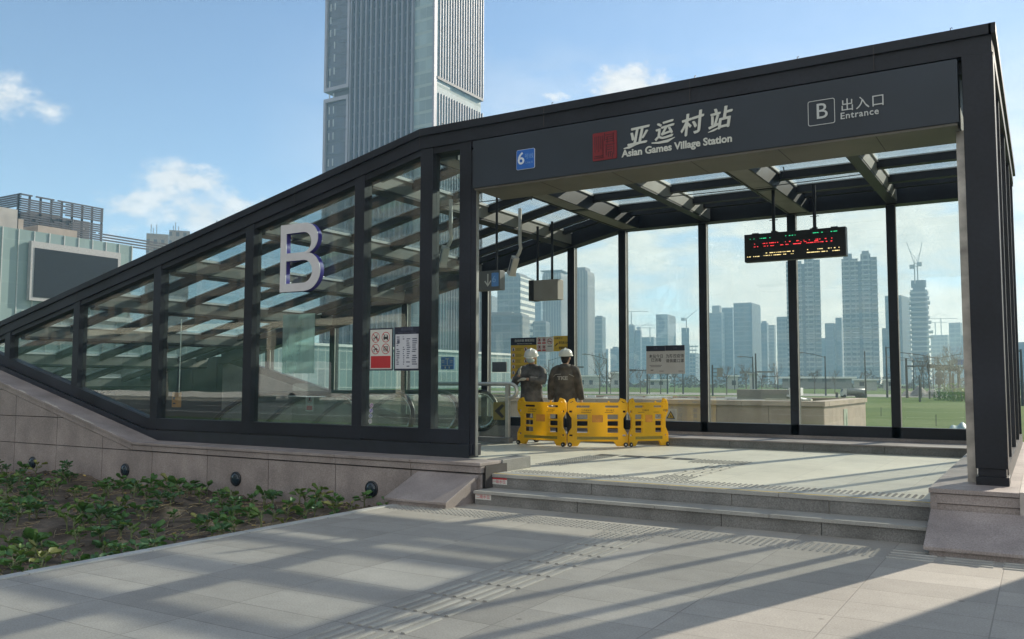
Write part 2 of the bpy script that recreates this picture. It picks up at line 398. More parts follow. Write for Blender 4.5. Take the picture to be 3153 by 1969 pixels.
for i, x in enumerate((2.68, 3.05, 3.44, 3.82)):
    d = MB(); d.box(x, x+.31, 2.62, 2.87, .297, .3035)
    for q in range(6): d.box(x+.02, x+.29, 2.64+q*.036, 2.655+q*.036, .3035, .306)
    o = d.build('floor_grating', mat('grating_metal', (.17, .17, .16), .5, .4))
    tag(o, ['grey floor grating nearest the granite block, end of its row', 'grey floor grating second from the left in its row', 'grey floor grating third from the left in its row', 'grey floor grating beside the raised dome paving'][i], 'grating', 'gratings let into the platform floor')

# ------------------------------------------------------------------ the station entrance
ST = tag(empty('station_entrance', (2.4, 3.1, 0)), 'dark steel and glass station entrance canopy with sloping left end on granite plinth', 'station entrance')
YF, YB = 0.0, 6.2
SR, SB = .2225, .2456
def zt(x): return 4.51-(SR*(1.56-x) if x < 1.56 else 0)
def zb(x): return .456+(SB*(-3.68-x) if x < -3.68 else 0)
XE = -9.2
def strip(mb, x0, x1, f0, f1, y0, y1):
    xs_ = sorted({x0, x1}|{k for k in (1.56, -3.68) if x0 < k < x1})
    for a, b in zip(xs_, xs_[1:]): mb.prism([(a, f0(a)), (b, f0(b)), (b, f1(b)), (a, f1(a))], y0, y1, 'y')
def side(y, s, nm):
    """roof edge along one long side; s = outward sign"""
    m = MB(); strip(m, XE, 7.87, lambda x: zt(x)-.092, zt, y-.02*s if s > 0 else y+.02, y+s*.035)
    xj = [-8.1, -5.6, -3.1, -.6, 1.56, 3.35, 5.1, 6.9]
    m2 = MB(); strip(m2, XE, 7.87, lambda x: zt(x)-.25, lambda x: zt(x)-.092, y-s*.16, y+s*.006)
    m.build('roof_edge_cap', DM, ST); m2.build('fascia', DM, ST)
    for xx in xj: MB().prism([(xx-.004, zt(xx)-.25), (xx+.004, zt(xx)-.25), (xx+.004, zt(xx)-.002), (xx-.004, zt(xx)-.002)], y+s*.033, y+s*.0365, 'y').build('fascia_joint', GRAN_D, ST)
side(YF, -1, 'front'); side(YB, 1, 'back')
# right end roof edge
m = MB(); m.box(7.85, 7.905, -.035, 6.235, 4.418, 4.512); m.build('roof_edge_cap', DM, ST)
m = MB(); m.box(7.70, 7.876, .16, 6.04, 4.26, 4.418); m.build('fascia', DM, ST)
# little lightning-rod clips on the roof edge
for xx in (-4.9, -2.2, 1.9, 3.45, 5.15, 6.2, 7.55):
    k = MB(); z = zt(xx); k.tube([(xx, -.02, z), (xx, -.02, z+.024), (xx+.012, -.02, z+.028), (xx+.014, -.02, z+.016)], .004, 6); k.build('roof_clip', DM, ST)
# posts: front left wall
def post(x0, x1, y0, y1, zb_, zt_): return MB().box(x0, x1, y0, y1, zb_, zt_).build('post', DM, ST, bevel=.004)
FP = [(-7.79, -7.62), (-5.727, -5.562), (-3.645, -3.473), (-1.60, -1.43), (.463, .63), (1.549, 1.74), (2.15, 2.316)]
for a, b in FP:
    w = (b-a); zlo = zb((a+b)/2)+.13; zhi = zt(a)-.2
    post(a, b, .006, .16, zlo, zhi)
# corner post at the left of the opening with steel edge strip
MB().box(2.318, 2.385, .012, .09, .47, 4.15).build('corner_post', DM, ST, bevel=.003)
MB().box(2.387, 2.396, .02, .07, .46, 3.66).build('edge_strip', mat('dull_steel', (.30, .30, .29), .45, .7, .05), ST)
MB().box(2.15, 2.36, -.012, .19, .46, .60).build('post_foot', DM, ST, bevel=.004)
# right corner post
post(7.627, 7.875, -.005, .27, .60, 4.262)
m = MB(); m.box(7.645, 7.86, .01, .26, .53, .60); m.box(7.627, 7.88, -.006, .275, .457, .53); m.build('post_foot', DM, ST, bevel=.003)
MB().box(7.55, 7.624, .20, .235, .457, 3.64).build('edge_strip', mat('polished_jamb', (.46, .43, .39), .35, .35, .3, 5), ST)
# far wall posts
for c in (-7.66, -5.6, -3.53, -1.47, .495, 1.56, 3.10, 4.64, 6.18):
    MB().box(c-.066, c+.066, 6.10, 6.26, zb(c)+.02, zt(c)-.3).build('post', DM, ST, bevel=.003)
    MB().box(c+.0665, c+.078, 6.12, 6.14, zb(c)+.2, zt(c)-.38).build('glazing_bead', PALEST, ST)
# right end wall posts and panes
for y in (1.55, 3.10, 4.65, 6.16): MB().box(7.775, 7.86, y-.05, y+.05, .47, 4.262).build('post', DM, ST, bevel=.003)
MB().box(7.76, 7.868, .275, 6.1, .459, .60).build('bottom_rail', DM, ST)
ys = [.27, 1.5, 1.6, 3.05, 3.15, 4.6, 4.7, 6.1]
for a, b in zip(ys[::2], ys[1::2]): MB().box(7.812, 7.824, a, b, .60, 4.262).build('glass_pane', GLASS, ST)
# front-left bottom frame + kick plate
m = MB(); strip(m, XE, 2.316, lambda x: zb(x)+.15, lambda x: zb(x)+.31, .0, .17); m.build('bottom_rail', DM, ST)
m = MB(); strip(m, XE, 2.33, lambda x: zb(x)-.02, lambda x: zb(x)+.132, -.03, .18); m.build('kick_plate', mat('kick_plate_metal', (.017, .021, .03), .35), ST)
m = MB(); strip(m, XE, 2.31, lambda x: zb(x)+.132, lambda x: zb(x)+.15, .02, .17); m.build('shadow_gap', BLACKP, ST)
fp = [(XE+1.0, -7.79)]+[(FP[i][1], FP[i+1][0]) for i in range(6)]
for a, b in fp:
    m = MB(); strip(m, a, b, lambda x: zb(x)+.31, lambda x: zt(x)-.25, .085, .097); m.build('glass_pane', GLASSL, ST)
# pale trim under the front beam (inner glazing bead)
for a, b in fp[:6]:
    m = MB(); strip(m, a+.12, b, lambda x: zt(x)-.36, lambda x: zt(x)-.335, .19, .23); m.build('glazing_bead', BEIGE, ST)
# far wall frame, glass
m = MB(); strip(m, XE, 7.8, lambda x: zb(x)+.02, lambda x: zb(x)+.19, 6.1, 6.26); m.build('bottom_rail', DM, ST)
bp_ = [(-8.2, -7.726), (-7.59, -5.666), (-5.534, -3.596), (-3.464, -1.536), (-1.404, .429), (.561, 1.494), (1.626, 3.034), (3.166, 4.574), (4.706, 6.114), (6.246, 7.77)]
for a, b in bp_:
    m = MB(); strip(m, a, b, lambda x: zb(x)+.19, lambda x: zt(x)-.37, 6.174, 6.186); m.build('glass_pane', GLASS, ST)
m = MB(); strip(m, XE, 7.8, lambda x: zt(x)-.385, lambda x: zt(x)-.25, 5.98, 6.24); m.build('top_beam', DM, ST)
m = MB(); strip(m, XE, 2.38, lambda x: zt(x)-.33, lambda x: zt(x)-.25, .02, .24); m.build('top_beam', DM, ST)
m = MB(); m.box(2.38, 7.62, .12, .3, 4.14, 4.26); m.build('top_beam', DM, ST)
# rafters
def rafter(x, wide):
    y0, y1 = .24, 5.98; t = zt(x); k = SR if x < 1.5 else 0
    def pr(mb, xa, xb, da, db): mb.prism([(xa, zt(xa)-da), (xb, zt(xb)-da), (xb, zt(xb)-db), (xa, zt(xa)-db)], y0, y1, 'y')
    lo = .385 if wide else .37
    if wide:
        a, b = x-.16, x+.19
        m = MB(); pr(m, a+.035, b-.03, lo-.012, .11); r = m.build('rafter', BEIGE, ST)
        f = MB(); pr(f, a, a+.034, lo, .11); pr(f, b-.029, b, lo-.12 if False else lo, .11)
        for yy in (1.6, 3.9): f.prism([(a+.034, zt(a)-lo), (b-.029, zt(b)-lo), (b-.029, zt(b)-lo+.012), (a+.034, zt(a)-lo+.012)], yy, yy+.12, 'y')
        f.build('shaded_flange', DM, r)
    else:
        a, b = x-.05, x+.08
        m = MB(); pr(m, a+.02, b, lo-.03, .11); r = m.build('rafter', BEIGE, ST)
        f = MB(); pr(f, a-.02, a+.0195, lo, .11); pr(f, a+.02, b-.005, lo, lo-.0295); f.build('shaded_flange', DM, r)  # dark left plate paints the shaded side of the narrow rafter
    e = MB(); e.prism([(b+.001, zt(b)-.14), (b+.022, zt(b)-.14), (b+.022, zt(b)-.10), (b+.001, zt(b)-.10)], y0, y1, 'y'); e.build('gasket', WHITEP, r)  # white gasket strip, also painting in the sunlit line along the rafter's edge
RX = [(6.22, 0), (4.78, 1), (3.22, 0), (1.77, 1), (.5, 0), (-1.53, 0), (-3.50, 0), (-5.56, 0), (-7.63, 0), (-9.70, 0), (-11.86, 0)]
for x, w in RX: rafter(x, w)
# purlins along the roof
PY = [1.15, 2.13, 3.13, 4.14, 5.16]
for y in PY:
    m = MB(); strip(m, -13.4, 7.7, lambda x: zt(x)-.225, lambda x: zt(x)-.10, y-.07, y+.06); m.build('purlin', DM, ST)
    m = MB(); strip(m, -13.4, 7.7, lambda x: zt(x)-.118, lambda x: zt(x)-.102, y-.087, y-.071); m.build('gasket', mat('grey_gasket', (.35, .38, .4), .5), ST)
m = MB(); strip(m, -13.4, 7.7, lambda x: zt(x)-.20, lambda x: zt(x)-.10, 5.62, 5.74); m.build('purlin', DM, ST)
yy = [.16]+PY+[6.04]
for a, b in zip(yy, yy[1:]):
    m = MB(); strip(m, -13.4, 7.70, lambda x: zt(x)-.095, lambda x: zt(x)-.085, a+.005, b-.005); m.build('roof_pane', RGLASS, ST)
# thin cables under the roof
cb = MB()
def cable(p, q, sag=.04):
    p, q = Vector(p), Vector(q); cb.tube([p.lerp(q, t/10)-Vector((0, 0, sag*4*(t/10)*(1-t/10))) for t in range(11)], .007, 5)
cable((6.3, 2.9, 4.2), (7.75, 1.7, 4.28), .06); cable((6.25, 1.3, 4.22), (7.2, 1.3, 4.14), .02); cable((7.2, 1.3, 4.14), (7.75, .9, 4.3), .0); cable((.5, 1.7, 3.93), (3.2, 2.6, 4.18), .03); cable((3.2, 3.8, 4.16), (6.2, 3.8, 4.16), .02)
for p in ((1.9, 2.2, 4.1), (3.9, 2.05, 4.2), (.2, 2.6, 3.85), (5.3, 3.0, 4.2)): cb.tube([p, (p[0]+.01, p[1], p[2]-.06), (p[0]-.015, p[1], p[2]-.13)], .008, 5)
cb.build('cable', RUB, ST)

# sign board with lettering
SG = MB().box(2.385, 7.595, -.052, .62, 3.655, 4.232).build('sign_board', [DM2], ST, bevel=.004)
MB().box(2.40, 7.58, -.04, .61, 3.632, 3.654).build('soffit', SOFF, SG)
m = MB()
for x in (3.3, 4.2, 5.1, 6.0, 6.9): m.box(x-.003, x+.003, -.03, .6, 3.6305, 3.634)
m.build('soffit_joint', GRAN_D, SG)
yS = -.056
LET = mat('pale_lettering', (.62, .63, .58), .5, 0, .03); LETW = mat('grey_white_lettering', (.55, .57, .57), .5, 0, .03)
text('lettering', 'Asian Games Village Station', .108, front(4.335, yS, 3.805), LET, SG, .003, offset=.0032, sx=1.0)
calx = [(4.51, 3.965), (4.81, 3.985), (5.11, 4.0), (5.41, 4.01)]
for k, (ch, (x, z)) in enumerate(zip('亚运村站', calx)):
    for d, (ox, oz) in enumerate(((0, 0), (.006, .002), (-.005, .003), (.001, -.005))):
        text('lettering', ch, (.225, .205, .24, .235)[k], front(x+ox, yS-.0007*d, z+oz) @ Matrix.Rotation(R((3, 8, 9, 6)[k]), 4, 'Z'), LET, SG, .003, 'CENTER', .26, 0, 1.05)
brush = MB()                                                    # brush tails of the calligraphy
def stroke(pts, w):
    n = len(pts); up = []; dn = []
    for i, (x, z) in enumerate(pts):
        dx = pts[min(i+1, n-1)][0]-pts[max(i-1, 0)][0]; dz = pts[min(i+1, n-1)][1]-pts[max(i-1, 0)][1]; L = math.hypot(dx, dz)
        ww = w[i]; up.append((x-dz/L*ww, z+dx/L*ww)); dn.append((x+dz/L*ww, z-dx/L*ww))
    brush.prism(up+dn[::-1], yS-.004, yS, 'y')
stroke([(4.355, 3.862), (4.42, 3.868), (4.50, 3.893), (4.60, 3.902)], [.004, .014, .012, .004])
stroke([(4.68, 3.878), (4.76, 3.870), (4.86, 3.876), (4.94, 3.905)], [.006, .011, .015, .003])
stroke([(5.30, 3.90), (5.36, 3.915), (5.43, 3.94)], [.003, .010, .004])
brush.build('lettering', LET, SG)
# line badge
BL = mat('badge_blue', (.02, .135, .50), .4, 0, .05); BLW = mat('badge_white', (.70, .76, .85), .4, 0, .02); BLL = mat('badge_pale_blue', (.18, .36, .70), .4)
bd = MB().prism(rounded(.245, .235, .02, 3.122, 3.911), yS-.004, yS+.005, 'y').build('badge', BLW, SG)
MB().prism(rounded(.237, .227, .017, 3.122, 3.911), yS-.0065, yS-.004, 'y').build('badge', BL, SG)
text('lettering', '6', .20, front(3.063, yS-.0075, 3.918), BLW, SG, .002, 'CENTER', offset=.002)
text('lettering', '号线', .062, front(3.172, yS-.0075, 3.938), BLL, SG, .002, 'CENTER'); text('lettering', 'Line 6', .040, front(3.172, yS-.0075, 3.868), BLL, SG, .002, 'CENTER')
# red seal
SR1 = mat('seal_red', (.20, .012, .018), .6, 0, .05); SR2 = mat('seal_red_dark', (.075, .008, .014), .6)
MB().prism(rounded(.29, .31, .012, 4.13, 3.925), yS-.004, yS+.005, 'y').build('seal', SR1, SG)
sl = MB()
def bar(x, z, w, h): sl.box(4.13+x-w/2, 4.13+x+w/2, yS-.0062, yS-.0042, 3.925+z-h/2, 3.925+z+h/2)
for i in range(5): bar(-.118+i*.024, .03+.01*(i % 2), .008, .18-.03*(i % 2))
for (x, z, w, h) in ((-.07, -.105, .11, .009), (-.07, -.125, .12, .009), (-.02, -.03, .008, .2), (.0, .10, .01, .09), (.06, .12, .10, .009), (.06, .095, .08, .009), (.06, .07, .10, .009), (.105, .08, .009, .11), (.06, .045, .09, .009), (.03, .06, .009, .08),
                     (.06, .01, .12, .009), (.02, -.05, .009, .12), (.06, -.02, .07, .009), (.06, -.045, .06, .009), (.11, -.05, .009, .12), (.065, -.075, .05, .009), (.045, -.105, .009, .05), (.07, -.105, .009, .05), (.095, -.115, .009, .06)): bar(x, z, w, h)
sl.build('seal', SR2, SG)
# B entrance
fr = MB(); o_ = rounded(.25, .245, .02, 6.422, 3.932); i_ = rounded(.238, .233, .016, 6.422, 3.932); n = len(o_)
vs = [(p[0], yS, p[1]) for p in o_]+[(p[0], yS, p[1]) for p in i_]+[(p[0], yS-.004, p[1]) for p in o_]+[(p[0], yS-.004, p[1]) for p in i_]
fr.add(vs, [(2*n+k, 2*n+(k+1) % n, 3*n+(k+1) % n, 3*n+k) for k in range(n)]+[(k, (k+1) % n, 2*n+(k+1) % n, 2*n+k) for k in range(n)]+[(n+k, 3*n+k, 3*n+(k+1) % n, n+(k+1) % n) for k in range(n)])
fr.build('letter_frame', LETW, SG)
text('lettering', 'B', .215, front(6.424, yS, 3.937), LETW, SG, .003, 'CENTER')
text('lettering', '出入口', .128, front(6.595, yS, 3.957), LETW, SG, .003, space=1.12)
text('lettering', 'Entrance', .088, front(6.592, yS, 3.862), LETW, SG, .003, offset=.001, space=1.10)

# ------------------------------------------------------------------ plinth (granite)
def plinth_front(mbw, mbb, y, s, x0, x1, cols):
    pass
PW_ = MB(); JB = MB()
def ztop(x): return .318+(.245*(-3.38-x) if x < -3.38 else 0)
cols = [-9.2, -8.9, -7.706, -6.516, -5.32, -4.117, -2.928, -1.735, -.546, .626, 1.804, 2.79]
rows = [-.45, .312, .753, 1.19, 1.8]
def clip(poly, f, below=True):
    out = []
    for i in range(len(poly)):
        p, q = poly[i], poly[(i+1) % len(poly)]
        dp, dq = p[1]-f(p[0]), q[1]-f(q[0])
        if dp <= 0: out.append(p)
        if (dp < 0 < dq) or (dq < 0 < dp):
            t = dp/(dp-dq); out.append((p[0]+(q[0]-p[0])*t, p[1]+(q[1]-p[1])*t))
    return out
g_ = .006
for a, b in zip(cols, cols[1:]):
    brk = [a, -3.38, b] if a < -3.38 < b else [a, b]
    for z0, z1 in zip(rows, rows[1:]):
        for u, v in zip(brk, brk[1:]):
            x0 = u+(g_ if u == a else 0); x1 = v-(g_ if v == b else 0)
            pl = clip([(x0, z0+g_), (x1, z0+g_), (x1, z1-g_), (x0, z1-g_)], lambda x: ztop(x)-.004)
            if len(pl) > 2: PW_.prism(pl, -.45, -.42, 'y')
PLW = PW_.build('plinth_wall', GRAN_P, ST)
m = MB(); strip(m, -9.2, 2.78, lambda x: -.45, lambda x: ztop(x), -.419, .1); m.build('plinth_core', GRAN_D, ST)
m = MB(); m.box(-14.2, -9.22, -.44, -.05, -.45, 2.0); m.box(-14.2, -9.22, 6.2, 6.5, -.45, 1.95); m.box(-14.2, -13.6, -.04, 6.19, -.45, 2.0); m.build('end_block', mat('end_block_stone', (.035, .045, .045), .8, 0, .1, 1), ST)
# coping band (two courses with a shadow joint), split at joints
cp = MB(); capc = [-9.2, -8.0, -6.9, -5.75, -4.55, -3.38, -2.928, -1.735, -.546, .626, 1.804, 2.79]
for a, b in zip(capc, capc[1:]):
    f = lambda x, d: ztop(x)+d
    for d0, d1, yf in ((.004, .075, -.462), (.082, .118, -.478)):
        cp.prism([(a+.003, f(a, d0)), (b-.003, f(b, d0)), (b-.003, f(b, d1)), (a+.003, f(a, d1))], yf, .0 if d1 < .1 else -.03, 'y')
cp.build('coping', GRAN_P, ST, bevel=.003)
MB().box(2.80, 2.815, -.40, .05, -.1, .40).build('shadow_gap', GRAN_D, ST)
# sloped stone slab at the left of the steps
def slab(x0, x1, ztp, yb, zb_):
    m = MB()
    m.prism([(-.482, ztp), (yb, zb_), (yb, zb_-.028), (-.482, ztp-.035)], x0, x1, 'x')
    m.prism([(-.476, -.1), (yb+.03, -.1), (yb+.03, zb_-.030), (-.476, ztp-.038)], x0+.04, x1-.02, 'x')
    return m
slab(1.93, 2.765, .305, -1.09, .07).build('sloped_slab', GRAN_P, ST, bevel=.004)
MB().box(2.58, 2.80, -.02, .62, .06, .44).build('granite_block', GRAN_G, ST, bevel=.005)
# right plinth with coping and terrace behind
m = MB(); m.box(7.312, 12.5, -.45, 6.6, -.3, .33); m.build('plinth_wall', GRAN_P, ST)
m = MB()
for a, b in ((7.36, 8.4), (8.41, 9.5), (9.51, 12.5)): m.box(a, b, -.464, -.42, .335, .415)
for a, b in ((-.478, -.06), (-.055, .60), (.605, 1.3), (1.305, 2.0), (2.005, 2.7), (2.705, 3.4), (3.405, 4.1), (4.105, 6.6)): m.box(7.30, 7.96, a, b, .42, .457)
m.build('coping', GRAN_P, ST, bevel=.003)
m = MB(); m.box(7.31, 7.36, -.46, -.1, .1, .415); m.box(7.316, 7.93, -.40, 6.6, .33, .42); m.build('plinth_core', GRAN_P, ST)
slab(7.312, 11.9, .285, -1.07, .07).build('sloped_slab', GRAN_P, ST, bevel=.004)
TER = paving('terrace_paving', (.37, .30, .27), .45, .45, .005, 0, .15, .7, .08)
tag(MB().box(8.02, 12.6, -.445, 9.0, .2, .43).build('side_terrace', TER), kind='structure')
MB().box(7.962, 8.018, -.478, 9.0, .25, .463).build('coping', mat('pale_coping', (.42, .38, .35), .6, 0, .1), ST)
# far side curb and ledge, far plinth (sloping at the left)
m = MB()
for a, b in zip((.25, 1.6, 2.72, 3.86, 5.0, 6.15, 7.32), (1.6, 2.72, 3.86, 5.0, 6.15, 7.32)): m.box(a+.003, b-.003, 5.10, 5.2, .302, .405); 
m.build('curb', GRAN_G, ST)
m = MB(); m.box(.25, 7.31, 5.08, 6.1, .408, .43); m.build('ledge', GRAN_P, ST, bevel=.004)
m = MB(); strip(m, -9.2, 7.31, lambda x: -.3, lambda x: zb(x)+.018, 6.095, 6.55); m.build('plinth_wall', GRAN_P, ST)

# ------------------------------------------------------------------ things fixed to or standing in the entrance
BULK = mat('fixture_black', (.012, .016, .022), .3); LENS = mat('dark_lens', (.02, .035, .05), .12, 0, .05)
lw = ['round dark wall light farthest left in the granite wall, leaves in front of it', 'round dark wall light below the bend of the sloping granite wall', 'round dark wall light in the middle of the level granite wall', 'round dark wall light nearest the sloped stone slab']
for i, (x, z) in enumerate(((-5.96, .005), (-3.54, .016), (-1.153, .028), (1.214, .049))):
    w = tag(empty('wall_light', (x, -.45, z)), lw[i], 'wall light', 'round lights set in the granite wall')
    prof = [(.098, .0), (.098, .012), (.09, .02), (.078, .02)]
    mt = Matrix.Translation((x, -.45, z)) @ Matrix.Rotation(pi/2, 4, 'X')
    a = MB().lathe(prof, n=24); a.v = [tuple(mt @ Vector(v)) for v in a.v]; a.build('rim', BULK, w, smooth=False)
    a = MB(); a.ell((0, 0, .012), .078, .078, .03, 20, 8); a.v = [tuple(mt @ Vector(v)) for v in a.v]; a.build('lens', LENS, w, smooth=True)

# big letter B on the glass: white face, blue returns
BW = mat('letter_white', (.66, .65, .68), .45, 0, .03); BBL = mat('letter_blue', (.045, .03, .27), .5, 0, .05)
big = tag(empty('letter_sign', (-.44, -.03, 3.0)), 'big white letter B with deep blue sides mounted on the glass wall', 'letter sign')
def arc(cx, cz, rx, rz, a0, a1, n=14): return [(cx+rx*cos(R(a0+(a1-a0)*k/n)), cz+rz*sin(R(a0+(a1-a0)*k/n))) for k in range(n+1)]
bx0, bz0, bh = -.815, 2.56, .935
outer = [(0, 0), (.46, 0)]+arc(.46, .265, .285, .265, -90, 78)+arc(.45, .72, .245, .215, -74, 90)+[(0, bh)]
h1 = [(.108, .112), (.44, .112)]+arc(.44, .268, .165, .156, -90, 90)+[(.108, .424)]
h2 = [(.108, .532), (.43, .532)]+arc(.43, .67, .15, .138, -90, 90)+[(.108, .808)]
for d, b, m_, nm, yc in ((.006, 0, BW, 'face', -.060), (.036, 0, BBL, 'return', -.018)):
    me = cut_panel(nm, outer, [h1, h2], d, b, m_)
    put(nm, me, Matrix.Translation((bx0, yc, bz0)) @ Matrix.Rotation(pi/2, 4, 'X'), big)
m = MB()
for x, z in ((-.76, 2.7), (-.76, 3.3), (-.14, 2.75), (-.19, 3.25)): m.cyl((x, .018, z), (x, .086, z), .012, 8)
m.build('standoff', STEEL, big)

# posters on the glass
RED = mat('sign_red', (.50, .035, .04), .5, 0, .04); PAPER = mat('poster_white', (.66, .66, .62), .5, 0, .03); NAVY = mat('sign_navy', (.018, .022, .045), .45, 0, .04)
INK = mat('print_black', (.03, .03, .03), .6); YEL = mat('sign_yellow', (.66, .44, .05), .5, 0, .04); BLUE2 = mat('print_grey_blue', (.10, .11, .16), .6)
def plate(mb, x0, x1, z0, z1, y, t=.003): mb.box(x0, x1, y-t, y, z0, z1)
def ringmark(mb, cx, cz, r, y, w=.008, slash=True, n=22):
    vs = []
    for k in range(n):
        a = 2*pi*k/n; vs += [(cx+r*cos(a), y, cz+r*sin(a)), (cx+(r-w)*cos(a), y, cz+(r-w)*sin(a))]
    mb.add(vs, [(2*k, (2*k+2) % (2*n), (2*k+3) % (2*n), 2*k+1) for k in range(n)])
    if slash:
        c = r*.7; e = w*.45; mb.quad((cx-c-e, y-.0002, cz+c-e), (cx-c+e, y-.0002, cz+c+e), (cx+c+e, y-.0002, cz-c+e), (cx+c-e, y-.0002, cz-c-e))
PX = tag(empty('prohibition_poster', (.88, .07, 1.75)), 'white poster of four red prohibition rings above a red notice panel', 'poster')
yp = .078
m = MB(); plate(m, .69, 1.085, 1.478, 2.022, yp); m.build('frame', NAVY, PX)
m = MB(); plate(m, .708, 1.067, 1.495, 2.005, yp-.003); m.build('sheet', PAPER, PX)
m = MB(); plate(m, .725, 1.05, 1.51, 1.665, yp-.006); m.build('notice_panel', RED, PX)
m = MB(); mi = MB()
for (cx, cz) in ((.80, 1.905), (.968, 1.905), (.80, 1.755), (.968, 1.755)): ringmark(m, cx, cz, .068, yp-.0065, .009)
m.build('prohibition_ring', RED, PX)
def disc(mb, cx, cz, r, y, n=14): mb.add([(cx+r*cos(2*pi*k/n), y, cz+r*sin(2*pi*k/n)) for k in range(n)], [list(range(n))])
y_ = yp-.0062
for cx in (.80,):
    for cz, s in ((1.905, 1), (1.755, -1)):
        for dx in (-.03, .03): ringmark(mi, cx+dx, cz-.022, .019, y_, .006, False)
        mi.prism([(cx-.03, cz-.022), (cx-.005, cz+.012), (cx+.02, cz+.014), (cx+.03, cz-.022), (cx+.01, cz-.004)], y_-.001, y_, 'y')
        mi.prism([(cx+.012*s, cz+.012), (cx+.02*s, cz+.04), (cx+.03*s, cz+.036), (cx+.022*s, cz+.01)], y_-.001, y_, 'y')
cx, cz = .968, 1.905
mi.prism([(cx-.038, cz-.026), (cx-.038, cz+.004), (cx-.026, cz+.032), (cx+.026, cz+.032), (cx+.038, cz+.004), (cx+.038, cz-.026)], y_-.001, y_, 'y')
mi.box(cx-.034, cx-.02, y_-.001, y_, cz-.038, cz-.026); mi.box(cx+.02, cx+.034, y_-.001, y_, cz-.038, cz-.026)
cz = 1.755
for k in range(4): mi.box(cx-.036, cx+.036, y_-.001, y_, cz-.03+k*.018, cz-.022+k*.018)
for k in (-.036, .03): mi.box(cx+k, cx+k+.006, y_-.0012, y_, cz-.03, cz+.034)
mi.build('pictogram', INK, PX)
mw = MB(); mw.prism([(.968-.02, 1.912), (.968-.014, 1.93), (.968+.014, 1.93), (.968+.02, 1.912)], y_-.002, y_-.0012, 'y'); mw.build('pictogram', PAPER, PX)
PALERED = mat('faded_red_print', (.62, .22, .2), .5)
m = MB()
for k, (a, b) in enumerate(((.74, 1.01), (.74, .99), (.74, 1.03), (.74, 1.00), (.74, 1.02))): plate(m, a, b, 1.64-k*.027, 1.649-k*.027, yp-.0065, .0006)
m.build('small_print', PALERED, PX)
TT = tag(empty('timetable_board', (1.3, .07, 1.75)), 'white timetable sheet with dark heading beside the prohibition poster', 'notice board')
m = MB(); plate(m, 1.105, 1.512, 1.474, 2.028, yp); m.build('frame', NAVY, TT)
m = MB(); plate(m, 1.125, 1.492, 1.50, 1.935, yp-.003); m.build('sheet', mat('poster_cool_white', (.60, .61, .66), .5, 0, .03), TT)
text('lettering', '亚运村站', .05, front(1.31, yp-.0035, 1.995), BLUE2, TT, .001, 'CENTER'); text('lettering', 'Asian Games Village', .036, front(1.31, yp-.0035, 1.955), BLUE2, TT, .001, 'CENTER')
m = MB()
for k in range(15):
    z = 1.895-k*.0265
    for (a, b) in ((1.14, 1.20), (1.245, 1.28), (1.30, 1.37), (1.39, 1.475)):
        if random.random() < .85: plate(m, a+random.uniform(0, .012), b-random.uniform(0, .03), z, z+.013, yp-.0062, .0008)
plate(m, 1.155, 1.195, 1.82, 1.862, yp-.0062, .001)
m.build('small_print', BLUE2, TT)
FRO = glassmat('frosted_film', (.72, .85, .82), .5, .42, (.50, .62, .585))
tag(MB().box(-.885, -.285, .075, .0845, 1.445, 2.262).build('frosted_film', FRO), 'blank pale green frosted film stuck on the glass below the letter B', 'window film')
# round stickers stacked low on the glass
m = MB(); stk = empty('sticker_column', (.75, .08, .95)); tag(stk, 'column of four small round stickers low on the glass', 'sticker')
for k, c in enumerate(((.25, .12, .3), (.12, .10, .35), (.10, .14, .3), (.35, .36, .38))):
    q = MB(); disc(q, .735-.006*k, 1.03-.068*k, .032, .083); ob = q.build('sticker_disc', mat('sticker_%d' % k, c, .5), stk)
    q = MB(); ringmark(q, .735-.006*k, 1.03-.068*k, .031, .0825, .006, k < 3); q.build('sticker_ring', PAPER, ob)
# orange call box on the inside of a post
cbx = tag(empty('call_box', (-3.35, .3, 1.0)), 'small orange wall box inside the glass beside the bend in the plinth', 'wall box')
ORG = mat('orange_plastic', (.62, .24, .02), .45)
MB().box(-3.46, -3.32, .26, .33, .93, 1.16).build('body', ORG, cbx, bevel=.006)
m = MB(); m.box(-3.43, -3.38, .252, .2599, 1.05, 1.09); m.box(-3.42, -3.37, .25, .2599, .98, 1.0); m.build('button', BLACKP, cbx)
MB().tube([(-3.33, .29, 1.16), (-3.325, .29, 1.7), (-3.31, .28, 2.3)], .008, 6).build('conduit', STEEL, cbx)

# water level stickers on the risers
for x0, z0, y, s, lb in ((2.80, .189, -.2582, '一级水位', 'white sticker with a red edge on the upper step riser'), (2.802, .058, -.5882, '二级水位', 'white sticker with a red edge on the lower step riser')):
    e = tag(empty('water_level_sticker', (x0+.1, y, z0)), lb, 'sticker', 'stickers on the step risers')
    MB().box(x0, x0+.205, y-.002, y, z0, z0+.072).build('label_ground', PAPER, e)
    MB().box(x0, x0+.205, y-.003, y-.002, z0+.055, z0+.072).build('red_edge', RED, e)
    text('lettering', s, .044, front(x0+.1025, y-.0035, z0+.028), mat('sticker_pink_red', (.55, .10, .13), .5), e, .0006, 'CENTER')

